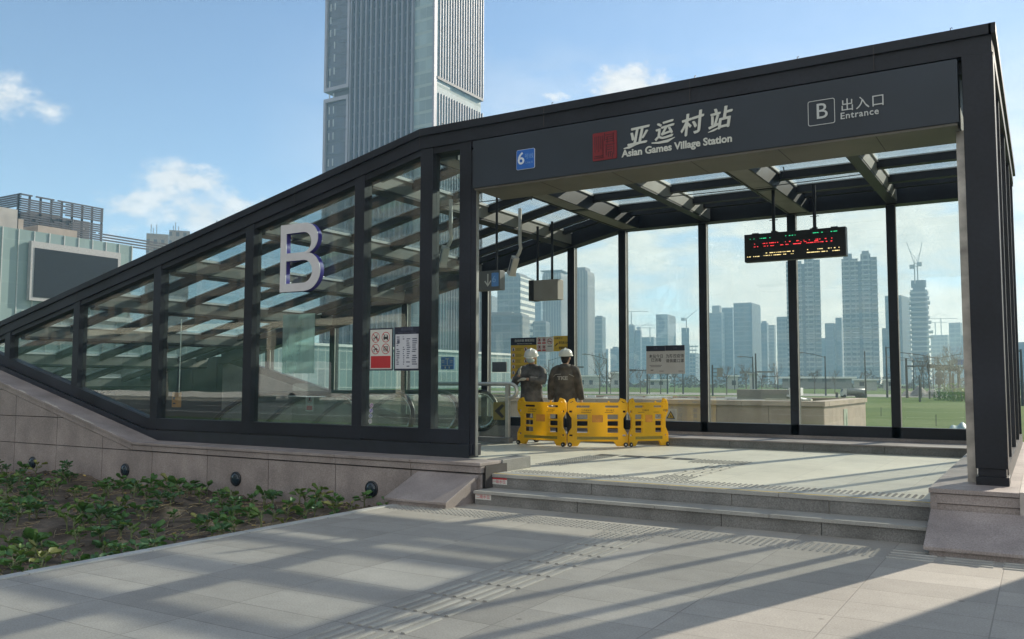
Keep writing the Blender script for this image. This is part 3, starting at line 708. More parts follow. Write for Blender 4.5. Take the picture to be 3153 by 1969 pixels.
# far-wall notices
yn = 6.165
SAF = tag(empty('escalator_safety_notice', (-.58, yn, 1.8)), 'tall yellow escalator safety notice with dark blue heading on the far glass', 'notice')
m = MB(); plate(m, -.875, -.285, 1.39, 2.19, yn); m.build('sheet', YEL, SAF)
m = MB(); plate(m, -.875, -.285, 2.06, 2.205, yn-.0032, .002); m.build('heading', NAVY, SAF)
text('lettering', '自动扶梯 乘梯须知', .058, front(-.56, yn-.0058, 2.145), PAPER, SAF, .001, 'CENTER', sx=.95); text('lettering', 'Safety Notice of Escalator Riding', .026, front(-.56, yn-.0058, 2.088), PAPER, SAF, .001, 'CENTER')
m = MB(); r_ = MB(); bk = MB(); tx = MB()
for c, xx in enumerate((-.815, -.53)):
    for k in range(6):
        z = 1.98-k*.115; disc(m, xx, z, .042, yn-.0036); ringmark(r_, xx, z, .042, yn-.0040, .006, c == 1)
        bk.prism([(xx-.012, z-.03), (xx+.012, z-.03), (xx+.016, z+.006), (xx-.016, z+.006)], yn-.0046, yn-.0042, 'y'); disc(bk, xx, z+.018, .01, yn-.0044)
        for t in range(3): plate(tx, xx+.06, xx+.06+random.uniform(.09, .16), z+.012-t*.022, z+.022-t*.022, yn-.0034, .0005)
m.build('pictogram_disc', PAPER, SAF); r_.build('pictogram_ring', RED, SAF); bk.build('pictogram', INK, SAF); tx.build('small_print', mat('print_brown', (.25, .16, .03), .6), SAF)
PRO = tag(empty('rule_notice', (-.1, yn, 2.08)), 'white sheet of red prohibition rings between two yellow notices on the far glass', 'notice')
m = MB(); plate(m, -.28, .085, 1.92, 2.21, yn); m.build('sheet', PAPER, PRO)
r_ = MB(); bk = MB(); rb = MB()
for xx in (-.225, -.12):
    for z in (2.155, 2.015): ringmark(r_, xx, z, .04, yn-.0036, .007); bk.prism([(xx-.018, z-.024), (xx+.015, z-.024), (xx+.02, z+.02), (xx-.01, z+.024)], yn-.0036, yn-.0032, 'y'); plate(rb, xx-.04, xx+.04, z-.078, z-.05, yn-.0032, .0006)
ringmark(r_, .01, 2.12, .058, yn-.0036, .009); plate(bk, -.03, .05, 2.112, 2.126, yn-.0032, .0006); plate(bk, -.04, .06, 2.02, 2.035, yn-.0032, .0006)
r_.build('prohibition_ring', RED, PRO); bk.build('pictogram', INK, PRO); rb.build('caption_bar', RED, PRO)
CCT = tag(empty('camera_notice', (.26, yn, 2.07)), 'yellow camera surveillance notice partly behind a far post', 'notice')
m = MB(); plate(m, .09, .429, 1.925, 2.22, yn); m.build('sheet', YEL, CCT)
text('lettering', '温馨提示:', .046, front(.105, yn-.0036, 2.175), INK, CCT, .001); text('lettering', '您已进入24小时', .056, front(.205, yn-.0036, 2.085), INK, CCT, .001, sx=.72, offset=.001); text('lettering', '视频监控区域', .056, front(.205, yn-.0036, 1.985), INK, CCT, .001, sx=.82, offset=.001)
m = MB(); m.prism([(.115, 2.03), (.125, 2.015), (.19, 2.07), (.175, 2.09)], yn-.0042, yn-.0032, 'y'); m.prism([(.12, 1.985), (.18, 1.985), (.18, 1.991), (.12, 1.991)], yn-.0042, yn-.0032, 'y'); m.build('pictogram', INK, CCT)
DIS = tag(empty('mask_notice', (2.37, yn, 1.75)), 'white mask and disinfection notice with dark blue top band on the far glass', 'notice')
m = MB(); plate(m, 2.01, 2.74, 1.488, 1.985, yn); m.build('sheet', mat('notice_grey_white', (.52, .52, .52), .5, 0, .03), DIS)
m = MB(); plate(m, 2.01, 2.373, 1.895, 1.992, yn-.0032, .002); plate(m, 2.377, 2.74, 1.898, 1.995, yn-.0032, .002); m.build('heading', NAVY, DIS)
DG = mat('print_dark_grey', (.09, .09, .10), .6)
for s, x, z in (('本站今日', 2.20, 1.80), ('已消毒', 2.20, 1.73), ('为防控疫情', 2.555, 1.80), ('请佩戴口罩', 2.555, 1.715)): text('lettering', s, .072, front(x, yn-.0036, z), DG, DIS, .001, 'CENTER', offset=.001, space=1.08, sx=.92)
text('lettering', '公告', .04, front(2.19, yn-.0056, 1.945), BLUE2, DIS, .001, 'CENTER'); text('lettering', '公告', .04, front(2.56, yn-.0056, 1.947), BLUE2, DIS, .001, 'CENTER')
m = MB()
for a, b, z in ((2.07, 2.31, 1.635), (2.09, 2.29, 1.61), (2.26, 2.34, 1.53), (2.62, 2.71, 1.53)): plate(m, a, b, z, z+.009, yn-.0032, .0006)
m.prism([(2.09, 1.545), (2.14, 1.545), (2.15, 1.56), (2.09, 1.56)], yn-.004, yn-.0032, 'y'); m.build('small_print', DG, DIS)
WET = tag(empty('wet_floor_sticker', (2.46, yn, .77)), 'white sticker with yellow slip warning triangle low on the far glass', 'sticker')
m = MB(); plate(m, 2.36, 2.57, .665, .865, yn); m.build('sheet', mat('sticker_pale', (.55, .55, .50), .5), WET)
m = MB(); m.prism([(2.385, .69), (2.545, .69), (2.465, .83)], yn-.005, yn-.0032, 'y'); m.build('warning_triangle', INK, WET)
m = MB(); m.prism([(2.408, .703), (2.522, .703), (2.465, .80)], yn-.0064, yn-.0052, 'y'); m.build('warning_triangle', YEL, WET)
m = MB(); stk_ = [(2.455, .765), (2.463, .745), (2.45, .725)]; m.tube([(x, yn-.0075, z) for x, z in stk_], .005, 5); m.tube([(2.45, yn-.0075, .725), (2.48, yn-.0075, .718)], .005, 5); m.tube([(2.463, yn-.0075, .745), (2.485, yn-.0075, .735), (2.50, yn-.0075, .712)], .005, 5); m.build('pictogram', INK, WET)
RND = tag(empty('ring_sticker', (2.2, yn, .77)), 'small white sticker with a prohibition ring low behind the yellow barrier', 'sticker')
m = MB(); plate(m, 2.11, 2.30, .68, .85, yn); m.build('sheet', mat('sticker_pale', (0, 0, 0)), RND); m = MB(); ringmark(m, 2.205, .765, .062, yn-.0036, .008); m.build('prohibition_ring', mat('print_grey', (.2, .2, .2), .6), RND)
GPB = tag(MB().box(-1.245, -.915, 6.05, 6.09, 1.53, 1.73).build('dark_panel', mat('grey_panel_back', (.10, .115, .13), .5), bevel=.004), 'small dark grey blank panel on the far glass left of the yellow notice', 'panel')
WLB = tag(empty('blue_wall_sign', (-1.9, 6.16, 1.5)), 'small blue white-lined sign seen through the narrow front pane', 'sign')
c = ony(1379, 1119, 6.16); MB().box(c.x-.16, c.x+.16, 6.14, 6.165, c.z-.13, c.z+.13).build('sheet', BL, WLB)
m = MB()
for dx, dz, w, h in ((-.11, .05, .07, .008), (-.11, .02, .06, .008), (.10, .05, .07, .008), (.10, .02, .06, .008), (0, .02, .012, .12), (0, .09, .09, .014), (-.05, -.09, .02, .04), (.05, -.09, .02, .04), (0, -.05, .28, .006)): m.box(c.x+dx-w/2, c.x+dx+w/2, 6.1375, 6.1395, c.z+dz-h/2, c.z+dz+h/2)
m.build('sign_mark', PAPER, WLB)

# LED departure display
LED = tag(empty('led_display', (5.18, 4.0, 3.3)), 'black hanging electronic display with green, red and yellow lines of light', 'led display')
LX, LW_, LZ, LH = 4.468, 1.417, 3.095, .407
MB().box(LX, LX+LW_, 4.0, 4.13, LZ, LZ+LH).build('housing', mat('display_black', (.006, .0065, .008), .4), LED, bevel=.004)
for u in (.11, .31, .69, .89): x = LX+LW_*u; MB().box(x-.045, x+.045, 4.02, 4.11, LZ+LH-.002, LZ+LH+.016).build('bracket', DM, LED)
for x in (4.885, 5.46):
    m = MB(); m.cyl((x, 4.06, LZ+LH), (x, 4.06, 4.14), .024, 10); m.cyl((x, 4.06, LZ+LH), (x, 4.06, LZ+LH+.03), .04, 10); m.box(x-.06, x+.06, 4.05, 4.07, 3.69, 3.697); m.build('hanging_rod', DM, LED)
def leds(nm, col, es, rows, seed):
    rd = random.Random(seed); m = MB()
    for v, u0, u1, dens in rows:
        z = LZ+LH*v; x = LX+LW_*u0
        while x < LX+LW_*u1:
            if rd.random() < dens:
                w = rd.choice((.008, .008, .012, .012, .02, .05)); m.box(x, x+w, 3.9945, 3.9985, z, z+.010); x += w
            x += rd.choice((.007, .011, .017))
            if rd.random() < .09: x += .05
    m.build(nm, mat(nm, col, .5, emit=col, es=es), LED)
leds('green_led_row', (.03, .6, .25), .5, [(.81, .06, .28, .55), (.83, .42, .53, .55), (.85, .69, .78, .5), (.85, .86, .95, .45)], 1)
leds('red_led_row', (1., .05, .06), .62, [(.62, .10, .88, .5), (.52, .10, .89, .5), (.57, .55, .75, .35)], 2)
leds('yellow_led_row', (1., .78, .35), .55, [(.27, .22, .54, .6), (.28, .62, .95, .6), (.17, .03, .15, .4), (.18, .20, .54, .5), (.18, .62, .95, .5)], 3)

# hanging direction sign with an arrow, hanging blank box seen from its end, cameras
ARW = tag(empty('hanging_direction_sign', (1.2, 2.0, 2.8)), 'grey hanging sign with white down arrow and pale blue 6 badge beside the corner post', 'hanging sign')
sgm = mat('sign_box_grey', (.13, .135, .135), .5, 0, .05)
MB().box(.88, 1.48, 2.0, 2.14, 2.672, 2.955).build('housing', sgm, ARW, bevel=.004)
m = MB(); ax = 1.275; m.box(ax-.008, ax+.008, 1.994, 1.9985, 2.735, 2.91)
m.prism([(ax, 2.722), (ax+.058, 2.80), (ax+.047, 2.812), (ax, 2.748), (ax-.047, 2.812), (ax-.058, 2.80)], 1.994, 1.9985, 'y'); m.build('arrow', PAPER, ARW)
MB().prism(rounded(.12, .2, .012, 1.40, 2.82), 1.994, 1.9985, 'y').build('badge', mat('hanging_badge_blue', (.12, .28, .60), .4), ARW); text('lettering', '6', .14, front(1.385, 1.9925, 2.822), mat('hanging_badge_pale', (.30, .50, .78), .4), ARW, .001, 'CENTER')  # badge and digit in two plain pale blues
MB().cyl((1.38, 2.07, 2.955), (1.38, 2.07, 4.1), .018, 8).build('hanging_rod', DM, ARW)
BOX = tag(empty('hanging_box_sign', (1.05, 4.0, 2.9)), 'blank beige box sign on two rods with its dark end toward the corner post', 'hanging sign')
bxm = MB(); bxm.box(.86, 1.32, 4.06, 4.26, 2.71, 3.045); bxm.build('housing', mat('box_sign_face', (.25, .24, .215), .5, 0, .04), BOX, bevel=.003)
MB().box(.765, .858, 4.055, 4.265, 2.705, 3.05).build('end_cap', BLACKP, BOX)
for x, z1 in ((.88, 3.98), (1.16, 4.04)): MB().cyl((x, 4.16, 3.045), (x, 4.16, z1), .022, 8).build('hanging_rod', DM, BOX)
CAMW = mat('camera_casing', (.50, .48, .44), .45, 0, .04)
def cctv(px, y, label):
    e = tag(empty('security_camera', (px, y, 3.5)), label, 'security camera', 'cameras hung under the roof')
    MB().tube([(px, y, zt(px)-.38), (px, y, 3.50), (px+.015, y, 3.43), (px-.01, y, 3.36), (px-.06, y, 3.28)], .028, 8).build('bracket', CAMW, e, smooth=True)
    mt = Matrix.Translation((px-.115, y, 3.17)) @ Matrix.Rotation(R(-35), 4, 'Z') @ Matrix.Rotation(R(33), 4, 'Y')
    b = MB(); b.box(-.055, .055, -.05, .05, -.16, .14); b.box(-.065, .065, -.06, .06, -.17, -.13); b.v = [tuple(mt @ Vector(v)) for v in b.v]; bo = b.build('casing', CAMW, e, bevel=.006)
    b = MB(); b.box(-.056, -.0555, -.03, .03, -.08, .1); b.box(-.025, .025, -.051, -.0505, -.1, .1); b.v = [tuple(mt @ Vector(v)) for v in b.v]; b.build('label_strip', NAVY, e)
    b = MB(); b.cyl((0, 0, -.172), (0, 0, -.168), .035, 12); b.v = [tuple(mt @ Vector(v)) for v in b.v]; b.build('lens', BLACKP, e)
cctv(1.22, 3.0, 'white bullet camera on a bent bracket just right of the arrow sign')
c = ony(1388, 660, 1.6); cctv(c.x, 1.6, 'white bullet camera seen through the narrow pane left of the corner post')

# ------------------------------------------------------------------ escalators
SKIRT = mat('escalator_steel', (.42, .42, .39), .3, .8, .08, 5); CHROME = mat('polished_chrome', (.75, .74, .70), .12, 1., .05)
def escpath(xe, top):
    pts = []; sl_ = tan(R(29)); xk = xe-2.1
    pts.append((xk-3.6, top-3.6*sl_+.12))
    for k in range(7):                                       # easing from the slope to the level
        t = k/6; pts.append((xk-1.0+t*1.4, top-sl_*1.0*(1-t)**2*.98))
    r = .33
    pts.append((xe-r-.3, top))
    for k in range(13):
        a = pi/2-pi*k/12; pts.append((xe-r+r*cos(a), top-r+r*sin(a)))
    pts.append((xe-r-.35, top-2*r))
    return pts
def escalator(y0, y1, xe, label):
    e = tag(empty('escalator', (xe-2, (y0+y1)/2, .3)), label, 'escalator', 'escalators going down from the platform')
    for y in (y0, y1):
        p = escpath(xe, 1.165)
        MB().tube([(a, y, b) for a, b in p], .036, 10).build('handrail', RUB, e, smooth=True)
        r = MB(); n = len(p); q = [(a, b) for a, b in p]
        cx, cz = xe-.33, 1.165-.33
        ins = []
        for a, b in q[1:]:
            d = Vector((a-cx, b-cz)); 
            if a > cx-.02: d = d.normalized()*.275; ins.append((cx+d.x, cz+d.y))
            else: ins.append((a, b-.055 if b > cz else b+.055))
        hi = [v for v in ins if v[1] >= cz or v[0] > cx-.02]
        base = [(q[1][0], -.1), (cx-.4, .42)]
        low = [(cx, cz-.275), (cx-1.6, .50), (q[1][0]-.2, q[1][1]-.8)]
        MB().prism(hi+[(cx-1.7, cz-.30), (q[1][0], q[1][1]-.75)], y-.006, y+.006, 'y').build('glass_panel', ESCGL, e)
        m = MB(); m.tube([(cx+.30*cos(a), y, cz+.30*sin(a)) for a in [pi/2-pi*k/14 for k in range(15)]], .034, 10); m.tube([(a, y, b-.045) for a, b in q[1:9]], .014, 6); m.build('rim', CHROME, e, smooth=True)
        m = MB(); m.prism([(xe-.42, .30), (xe-.42, .52), (cx-1.75, .53), (q[1][0]-.6, q[1][1]-1.02), (q[1][0]-.6, q[1][1]-1.5), (cx-1.8, -.1), (cx-1.2, .29)], y-.085, y+.085, 'y'); m.build('skirt', SKIRT, e, bevel=.01)
    m = MB(); m.box(xe-1.2, xe+.25, y0+.09, y1-.09, .296, .312); m.build('landing_plate', mat('comb_plate', (.25, .25, .24), .4, .8), e)
    m = MB()
    for k in range(14):
        x = xe-1.25-k*.4; z = .28-max(0, k-1)*.22
        m.box(x-.4, x, y0+.09, y1-.09, z-.35, z)
    m.build('step', mat('escalator_step', (.12, .12, .12), .5, .6), e)
escalator(.55, 1.75, .12, 'escalator nearest the front glass wall, rounded handrail ends toward the platform')
escalator(2.95, 4.12, .10, 'escalator farther back, its rounded handrail end right of the corner post')
# plexiglass guard with a small notice by the first escalator
GRD = tag(empty('guard_panel', (-1.5, 1.2, 1.0)), 'clear rounded guard panel with a small prohibition notice beside the escalator', 'guard panel')
MB().prism(rounded(.66, .68, .05, -1.48, .96), 1.19, 1.20, 'y').build('sheet', ESCGL, GRD)
m = MB(); plate(m, -1.515, -1.355, .88, 1.165, 1.187); m.build('notice_sheet', PAPER, GRD); m = MB(); plate(m, -1.495, -1.375, .90, .965, 1.1835, .001); ringmark(m, -1.435, 1.07, .056, 1.1825, .008); m.build('notice_mark', RED, GRD)
m = MB(); m.prism([(-1.46, 1.03), (-1.42, 1.04), (-1.41, 1.09), (-1.45, 1.11)], 1.1832, 1.1838, 'y'); m.build('notice_mark', INK, GRD)
# stainless rail with glass infill by the landing
RL = tag(empty('stainless_railing', (.3, 4.0, .3)), 'stainless railing with a looped end and glass infill on a granite curb', 'railing')
rz, ry = 1.30, 4.02
m = MB(); m.tube([(-1.3, ry, rz), (.44, ry, rz)]+[(.44+.115*sin(a), ry, rz-.115+.115*cos(a)) for a in [pi*k/8 for k in range(1, 8)]]+[(.44, ry, rz-.23), (.36, ry, rz-.23)], .032, 12); m.build('rail', PALEST, RL, smooth=True)
m = MB(); m.box(.345, .41, ry-.035, ry+.035, .40, rz-.02); m.build('post', PALEST, RL, bevel=.004); m = MB(); m.box(-1.25, -1.19, ry-.03, ry+.03, .40, rz-.02); m.build('post', PALEST, RL)
MB().box(-1.18, .335, ry-.008, ry+.008, .42, 1.17).build('glass_panel', ESCGL, RL)
MB().box(-1.35, .44, ry-.07, ry+.07, .301, .395).build('curb', GRAN_G, RL, bevel=.005)
m = MB(); m.prism([(.12, .84), (.27, .96), (.31, .93), (.22, .84), (.31, .75), (.27, .72)], ry-.014, ry-.009, 'y'); m.build('arrow_sticker', INK, RL); m = MB(); m.prism(rounded(.24, .3, .02, .21, .84), ry-.0086, ry-.0081, 'y'); m.build('arrow_sticker', mat('worn_yellow_film', (.22, .19, .06), .5), RL)

# ------------------------------------------------------------------ yellow barriers
YB_ = mat('barrier_yellow', (.84, .54, .018), .45, 0, .10, 3, .05, 30, dirt=.3); ORP = mat('faded_orange_print', (.66, .27, .03), .55, 0, .1, 14); OLV = mat('worn_reflective_strip', (.26, .20, .02), .4, 0, .1, 8)
Wb, Hb = .985, .74
out = [(0, .0), (.16, .0), (.21, .075), (.76, .075), (.81, .0), (.97, .0), (.985, .02), (.985, .17), (.955, .23), (.915, .29), (.915, .44), (.955, .50), (.985, .55), (.985, .68), (.95, .735), (.88, .755), (.855, .70), (.83, .685),
       (.155, .685), (.13, .70), (.105, .755), (.035, .735), (0, .68), (0, .55), (.03, .50), (.07, .44), (.07, .29), (.03, .23), (0, .17)]
H = [rounded(.235, .046, .02, .255, .625), rounded(.235, .046, .02, .73, .625)]
for z in (.46, .355, .245): H += [rounded(.188, .088, .018, .24, z), rounded(.188, .088, .018, .745, z)]
H += [[(.03, .69), (.045, .672), (.10, .70), (.09, .722)], [(.955, .69), (.94, .672), (.885, .70), (.895, .722)], rounded(.06, .045, .006, .048, .545), rounded(.06, .045, .006, .937, .545), rounded(.065, .04, .006, .052, .165), rounded(.065, .04, .006, .933, .165)]
add_translucency(YB_, (1., .70, .02), .45)
pm = cut_panel('barrier_panel', out, H, .018, .006, YB_)
def barrier(p, q, label):
    p, q = Vector(p), Vector(q); d = (q-p); L = d.length; a = atan2(d.y, d.x)
    e = tag(empty('plastic_barrier', (p.x, p.y, .3), a), label, 'barrier', 'yellow barriers across the platform')
    s = L/.985
    M = Matrix.Translation((p.x, p.y, .318)) @ Matrix.Rotation(a, 4, 'Z')
    MF = M @ Matrix.Diagonal((s, 1, 1, 1)) @ Matrix.Rotation(pi/2, 4, 'X')
    put('panel', pm, MF, e)
    y = -.0245
    def T(mb): mb.v = [tuple(M @ Matrix.Diagonal((s, 1, 1, 1)) @ Vector(v)) for v in mb.v]; return mb
    T(MB().box(.15, .83, y-.003, y, .10, .145)).build('reflective_strip', OLV, e)
    T(MB().box(.40, .58, y-.003, y, .375, .49)).build('printed_patch', ORP, e)
    T(MB().box(.345, .635, y+.0, y+.006, .10, .60)).build('raised_field', YB_, e) if False else None
    Ml = M @ Matrix.Translation((0, y, 0)) @ Matrix.Rotation(pi/2, 4, 'X')
    text('lettering', '工作维护中', .036, Ml @ Matrix.Translation((.30, .562, 0)), mat('barrier_print', (.16, .08, .01), .6), e, .0008, 'CENTER', sx=s); text('lettering', '请勿靠近', .036, Ml @ Matrix.Translation((.68, .562, 0)), MATS['barrier_print'], e, .0008, 'CENTER', sx=s)
    T(MB().box(.22, .38, y-.001, y, .530, .537)).build('lettering', MATS['barrier_print'], e); T(MB().box(.61, .75, y-.001, y, .530, .537)).build('lettering', MATS['barrier_print'], e)
    for x in (.03, .955):
        w = MB(); w.cyl((x, -.05, .02), (x, -.026, .02), .036, 16); T(w).build('wheel', RUB, e)
        w = MB(); w.cyl((x, -.053, .02), (x, -.0505, .02), .012, 10); T(w).build('wheel_hub', STEEL, e)
    T(MB().cyl((.68, 0, .685), (.68, 0, .715), .016, 8)).build('knob', YB_, e)
    return e
A_, B_, C_, D_ = (.64, 3.93), (1.595, 3.845), (2.43, 4.36), (2.87, 4.96)
barrier((A_[0], A_[1]), (B_[0]-.015, B_[1]), 'yellow plastic barrier panel beside the stainless railing')
barrier((B_[0]+.02, B_[1]), (C_[0]-.01, C_[1]), 'yellow plastic barrier panel in the middle of the three, facing the steps')
barrier((C_[0]+.012, C_[1]+.01), D_, 'yellow plastic barrier panel turned away, its end near the far curb')

# ------------------------------------------------------------------ people
def fuse(mb, name, m, parent, vox, sm=4):
    o = mb.build(name, m)
    a = o.modifiers.new('r', 'REMESH'); a.mode = 'VOXEL'; a.voxel_size = vox; a.use_smooth_shade = True
    b = o.modifiers.new('s', 'SMOOTH'); b.iterations = sm; b.factor = .5
    o = bake(o)
    if parent: adopt(o, parent)
    return o
SKIN = mat('skin', (.42, .25, .17), .55, 0, .06, 20); JACK = mat('work_jacket', (.085, .074, .062), .8, 0, .3, 9, 1.0, 16); JACK2 = mat('padded_jacket', (.085, .08, .078), .75, 0, .45, 7, 1.0, 14); TROU = mat('work_trousers', (.022, .022, .026), .85, 0, .2, 9, .4, 35)
HELM = mat('helmet_white', (.70, .70, .64), .3, 0, .03); HAIR = mat('black_hair', (.012, .011, .01), .7); MASKM = mat('face_mask', (.45, .58, .60), .8, 0, .05); GLOV = mat('work_glove', (.46, .43, .35), .85, 0, .1); BOOT = mat('boot', (.02, .02, .02), .6); REFL = mat('reflective_piping', (.36, .35, .32), .4)
def hand(mb, w, d, nrm, curl=.5, s=1.0, thick=1.0):
    """palm with four fingers and a thumb; d = pointing direction, nrm = palm normal"""
    w = Vector(w); d = Vector(d).normalized(); nrm = (Vector(nrm)-d*d.dot(nrm)).normalized(); sd = d.cross(nrm)
    rot = Matrix((sd, nrm, d)).transposed()
    mb.ell(w+d*.045*s, .038*s*thick, .017*s*thick, .052*s, 10, 7, rot)
    for k, (o_, L) in enumerate(((-.027, .062), (-.009, .072), (.009, .068), (.027, .052))):
        p0 = w+d*.078*s+sd*o_*s; d1 = (d+nrm*curl*.6).normalized(); d2 = (d+nrm*curl*1.8).normalized()
        mb.tube([p0-d*.02*s, p0, p0+d1*L*.5*s, p0+d1*L*.5*s+d2*L*.5*s], [.0095*s*thick, .0095*s*thick, .0085*s*thick, .0075*s*thick], 7)
    t0 = w+d*.025*s+sd*-.03*s; t1 = (d*.75-sd*.65+nrm*.3).normalized()
    mb.tube([t0, t0+t1*.03*s, t0+(t1*.6+d*.5).normalized()*.062*s], [.012*s*thick, .011*s*thick, .009*s*thick], 7)
def arm(mb, pts, r): mb.tube([Vector(p) for p in pts], r, 12)
def person(label, x, y, rz, back):
    root_mb = MB(); b = root_mb
    hx = .085
    # continuous body: legs, trunk, neck, head with face, arms and hands
    for s in (-1, 1):
        b.tube([(s*hx, 0, .80), (s*.10, -.01, .44), (s*.105, .01, .09)], [.085, .058, .042], 12); b.ell((s*.105, -.055, .04), .045, .11, .04)
    b.rings([(0, 0, .74, .15, .10), (0, 0, .84, .16, .105), (0, -.005, .98, .135, .095), (0, -.01, 1.14, .165, .11), (0, 0, 1.26, .17, .09), (0, .005, 1.30, .07, .06)], 18)
    tilt = 0 if back else -.02
    hz = 1.455; hy = -.02+tilt
    b.tube([(0, .01, 1.26), (0, .0, 1.37), (0, hy+.01, hz-.03)], [.06, .05, .055], 12)
    b.ell((0, hy, hz), .076, .093, .108, 18, 12); b.ell((0, hy-.022, hz-.055), .058, .068, .06, 14, 9)
    for s in (-1, 1): b.ell((s*.078, hy+.012, hz-.01), .012, .024, .032, 8, 6)
    b.tube([(0, hy-.085, hz+.01), (0, hy-.102, hz-.02), (0, hy-.09, hz-.03)], [.008, .014, .010], 6)
    j = MB()
    if back:
        for s in (-1, 1):
            sh, el, wr = (s*.175, .01, 1.24), (s*.245, .03, .98), (s*.278, -.03, .745)
            arm(b, [sh, el, wr], [.05, .04, .027]); hand(b, wr, (s*.06, -.12, -1), (-s, 0, 0), .45)
            arm(j, [(s*.10, .0, 1.275), (s*.185, .01, 1.235), (s*.225, .02, 1.12), (s*.255, .03, .98), (s*.27, .0, .86), (s*.282, -.03, .735)], [.07, .078, .073, .066, .062, .056])
    else:
        # left arm (image right) bent across the chest, right forearm raised
        shL, elL, wrL = (.175, 0, 1.22), (.235, -.12, 1.05), (-.02, -.30, 1.085)
        shR, elR, wrR = (-.175, 0, 1.22), (-.255, -.16, 1.02), (-.145, -.31, 1.15)
        arm(b, [shL, elL, wrL], [.05, .04, .027]); arm(b, [shR, elR, wrR], [.05, .04, .027])
        hand(b, wrL, (-1, -.1, -.05), (0, .3, -1), .5); hand(b, wrR, (.18, -.12, 1), (1, .2, 0), .25)
        arm(j, [(.10, 0, 1.275), (.185, 0, 1.22), (.225, -.06, 1.12), (.235, -.13, 1.05), (.12, -.22, 1.065), (.02, -.285, 1.082)], [.07, .076, .07, .068, .06, .053])
        arm(j, [(-.10, 0, 1.275), (-.185, 0, 1.22), (-.235, -.08, 1.10), (-.258, -.165, 1.02), (-.20, -.24, 1.085), (-.152, -.30, 1.14)], [.07, .076, .07, .068, .06, .053])
    body = fuse(b, 'person', SKIN, None, .0085, 2)
    body.location = (x, y, .3); body.rotation_euler = (0, 0, rz); tag(body, label, 'person')
    def kid(nm, mb, m, vox, sm): o = fuse(mb, nm, m, None, vox, sm); o.parent = body; return o
    j.rings([(0, .0, .66, .205, .14), (0, .0, .70, .21, .145), (0, .0, .80, .20, .14), (0, .0, .92, .19, .135), (0, -.005, 1.05, .20, .14), (0, 0, 1.17, .205, .135), (0, .0, 1.25, .18, .115), (0, .01, 1.31, .115, .095), (0, .012, 1.345, .088, .082)], 22)
    for k in range(9):                                        # folds
        a = random.uniform(0, 6.28); z = random.uniform(.75, 1.1)
        j.tube([(.19*cos(a), .13*sin(a), z), (.2*cos(a+.35), .137*sin(a+.35), z+.05), (.19*cos(a+.7), .13*sin(a+.7), z+.04)], [.008, .018, .008], 6)
    j.ell((0, .085, 1.285), .12, .05, .05, 14, 8)
    jk = kid('jacket', j, JACK if back else JACK2, .012, 5)
    t = MB()
    for s in (-1, 1): t.tube([(s*.08, 0, .84), (s*.10, -.005, .45), (s*.108, .005, .06)], [.105, .082, .068], 14)
    t.rings([(0, 0, .70, .16, .115), (0, 0, .80, .175, .125), (0, 0, .92, .16, .115)], 18)
    kid('trousers', t, TROU, .013, 4)
    f = MB()
    for s in (-1, 1): f.ell((s*.105, -.06, .045), .055, .125, .045, 14, 8)
    kid('boots', f, BOOT, .012, 2)
    h = MB(); h.ell((0, hy+.018, hz+.02), .082, .088, .098, 16, 10); h.ell((0, hy+.06, hz-.05), .06, .04, .05)
    o = h.build('hair', HAIR, None, True); o.parent = body
    # hard hat: dome, ridge and brim
    hm = MB(); hc = (0, hy+.006, hz+.035); rx_ = Matrix.Rotation(R(-6 if back else 16), 4, 'X')
    d = MB(); d.lathe([(.118, 0), (.118, .018), (.112, .055), (.095, .088), (.062, .112), (.02, .122), (.001, .123)], (0, 0, 0), 24); d.lathe([(.128, -.004), (.130, .002), (.118, .006), (.10, .004)], (0, 0, 0), 24)
    d.tube([(0, -.112, .05), (0, -.07, .105), (0, 0, .127), (0, .07, .105), (0, .112, .05)], [.008, .013, .014, .013, .008], 8)
    d.prism([(-.07, -.105), (-.05, -.165), (.0, -.18), (.05, -.165), (.07, -.105)], -.006, .004, 'z')
    d.v = [tuple((Matrix.Translation(hc) @ rx_ @ Matrix.Diagonal((1, 1.12, 1, 1))) @ Vector(v)) for v in d.v]
    o = d.build('helmet', HELM, None, True); o.parent = body
    if back:
        M = Matrix.Translation((0, .152, 1.10)) @ Matrix.Rotation(pi, 4, 'Z') @ Matrix.Rotation(pi/2-R(2), 4, 'X')
        o = text('lettering', 'TKE', .085, M, REFL, None, .004, 'CENTER', offset=.004, sx=1.25); o.parent = jk
        p = MB(); p.tube([(-.185, .085, 1.13), (-.13, .142, 1.165), (-.115, .145, 1.167)], .006, 6); p.tube([(.185, .085, 1.13), (.13, .142, 1.165), (.03, .150, 1.17)], .006, 6); o = p.build('piping', REFL); o.parent = jk
    else:
        m_ = MB(); m_.ell((0, hy-.035, hz-.045), .068, .074, .052, 16, 10); o = m_.build('face_mask', MASKM, None, True); o.parent = body
        e = MB()
        for s in (-1, 1): e.ell((s*.03, hy-.083, hz+.012), .013, .008, .006, 8, 6)
        o = e.build('eyes', INK, None, True); o.parent = body
        gl = MB(); hand(gl, (-.02, -.30, 1.085), (-1, -.1, -.05), (0, .3, -1), .5, 1.12, 1.35); hand(gl, (-.145, -.31, 1.15), (.18, -.12, 1), (1, .2, 0), .25, 1.12, 1.35)
        kid('gloves', gl, GLOV, .007, 1)
        p = MB(); p.box(-.04, .04, -.134, -.1335, .8, 1.2)
        mk = MB(); mk.box(-.02, .02, -.002, .0, -.008, .008); o = mk.build('helmet_mark', mat('helmet_print', (.03, .12, .06), .5)); o.location = (0, -.132, hz+.085); o.rotation_euler = (R(-20), 0, 0); o.parent = body
    return body
c = ony(1741, 1100, 4.72); person('person seen from behind in white helmet and dark work jacket with lettering on the back', c.x, 4.72, pi+R(8), True)
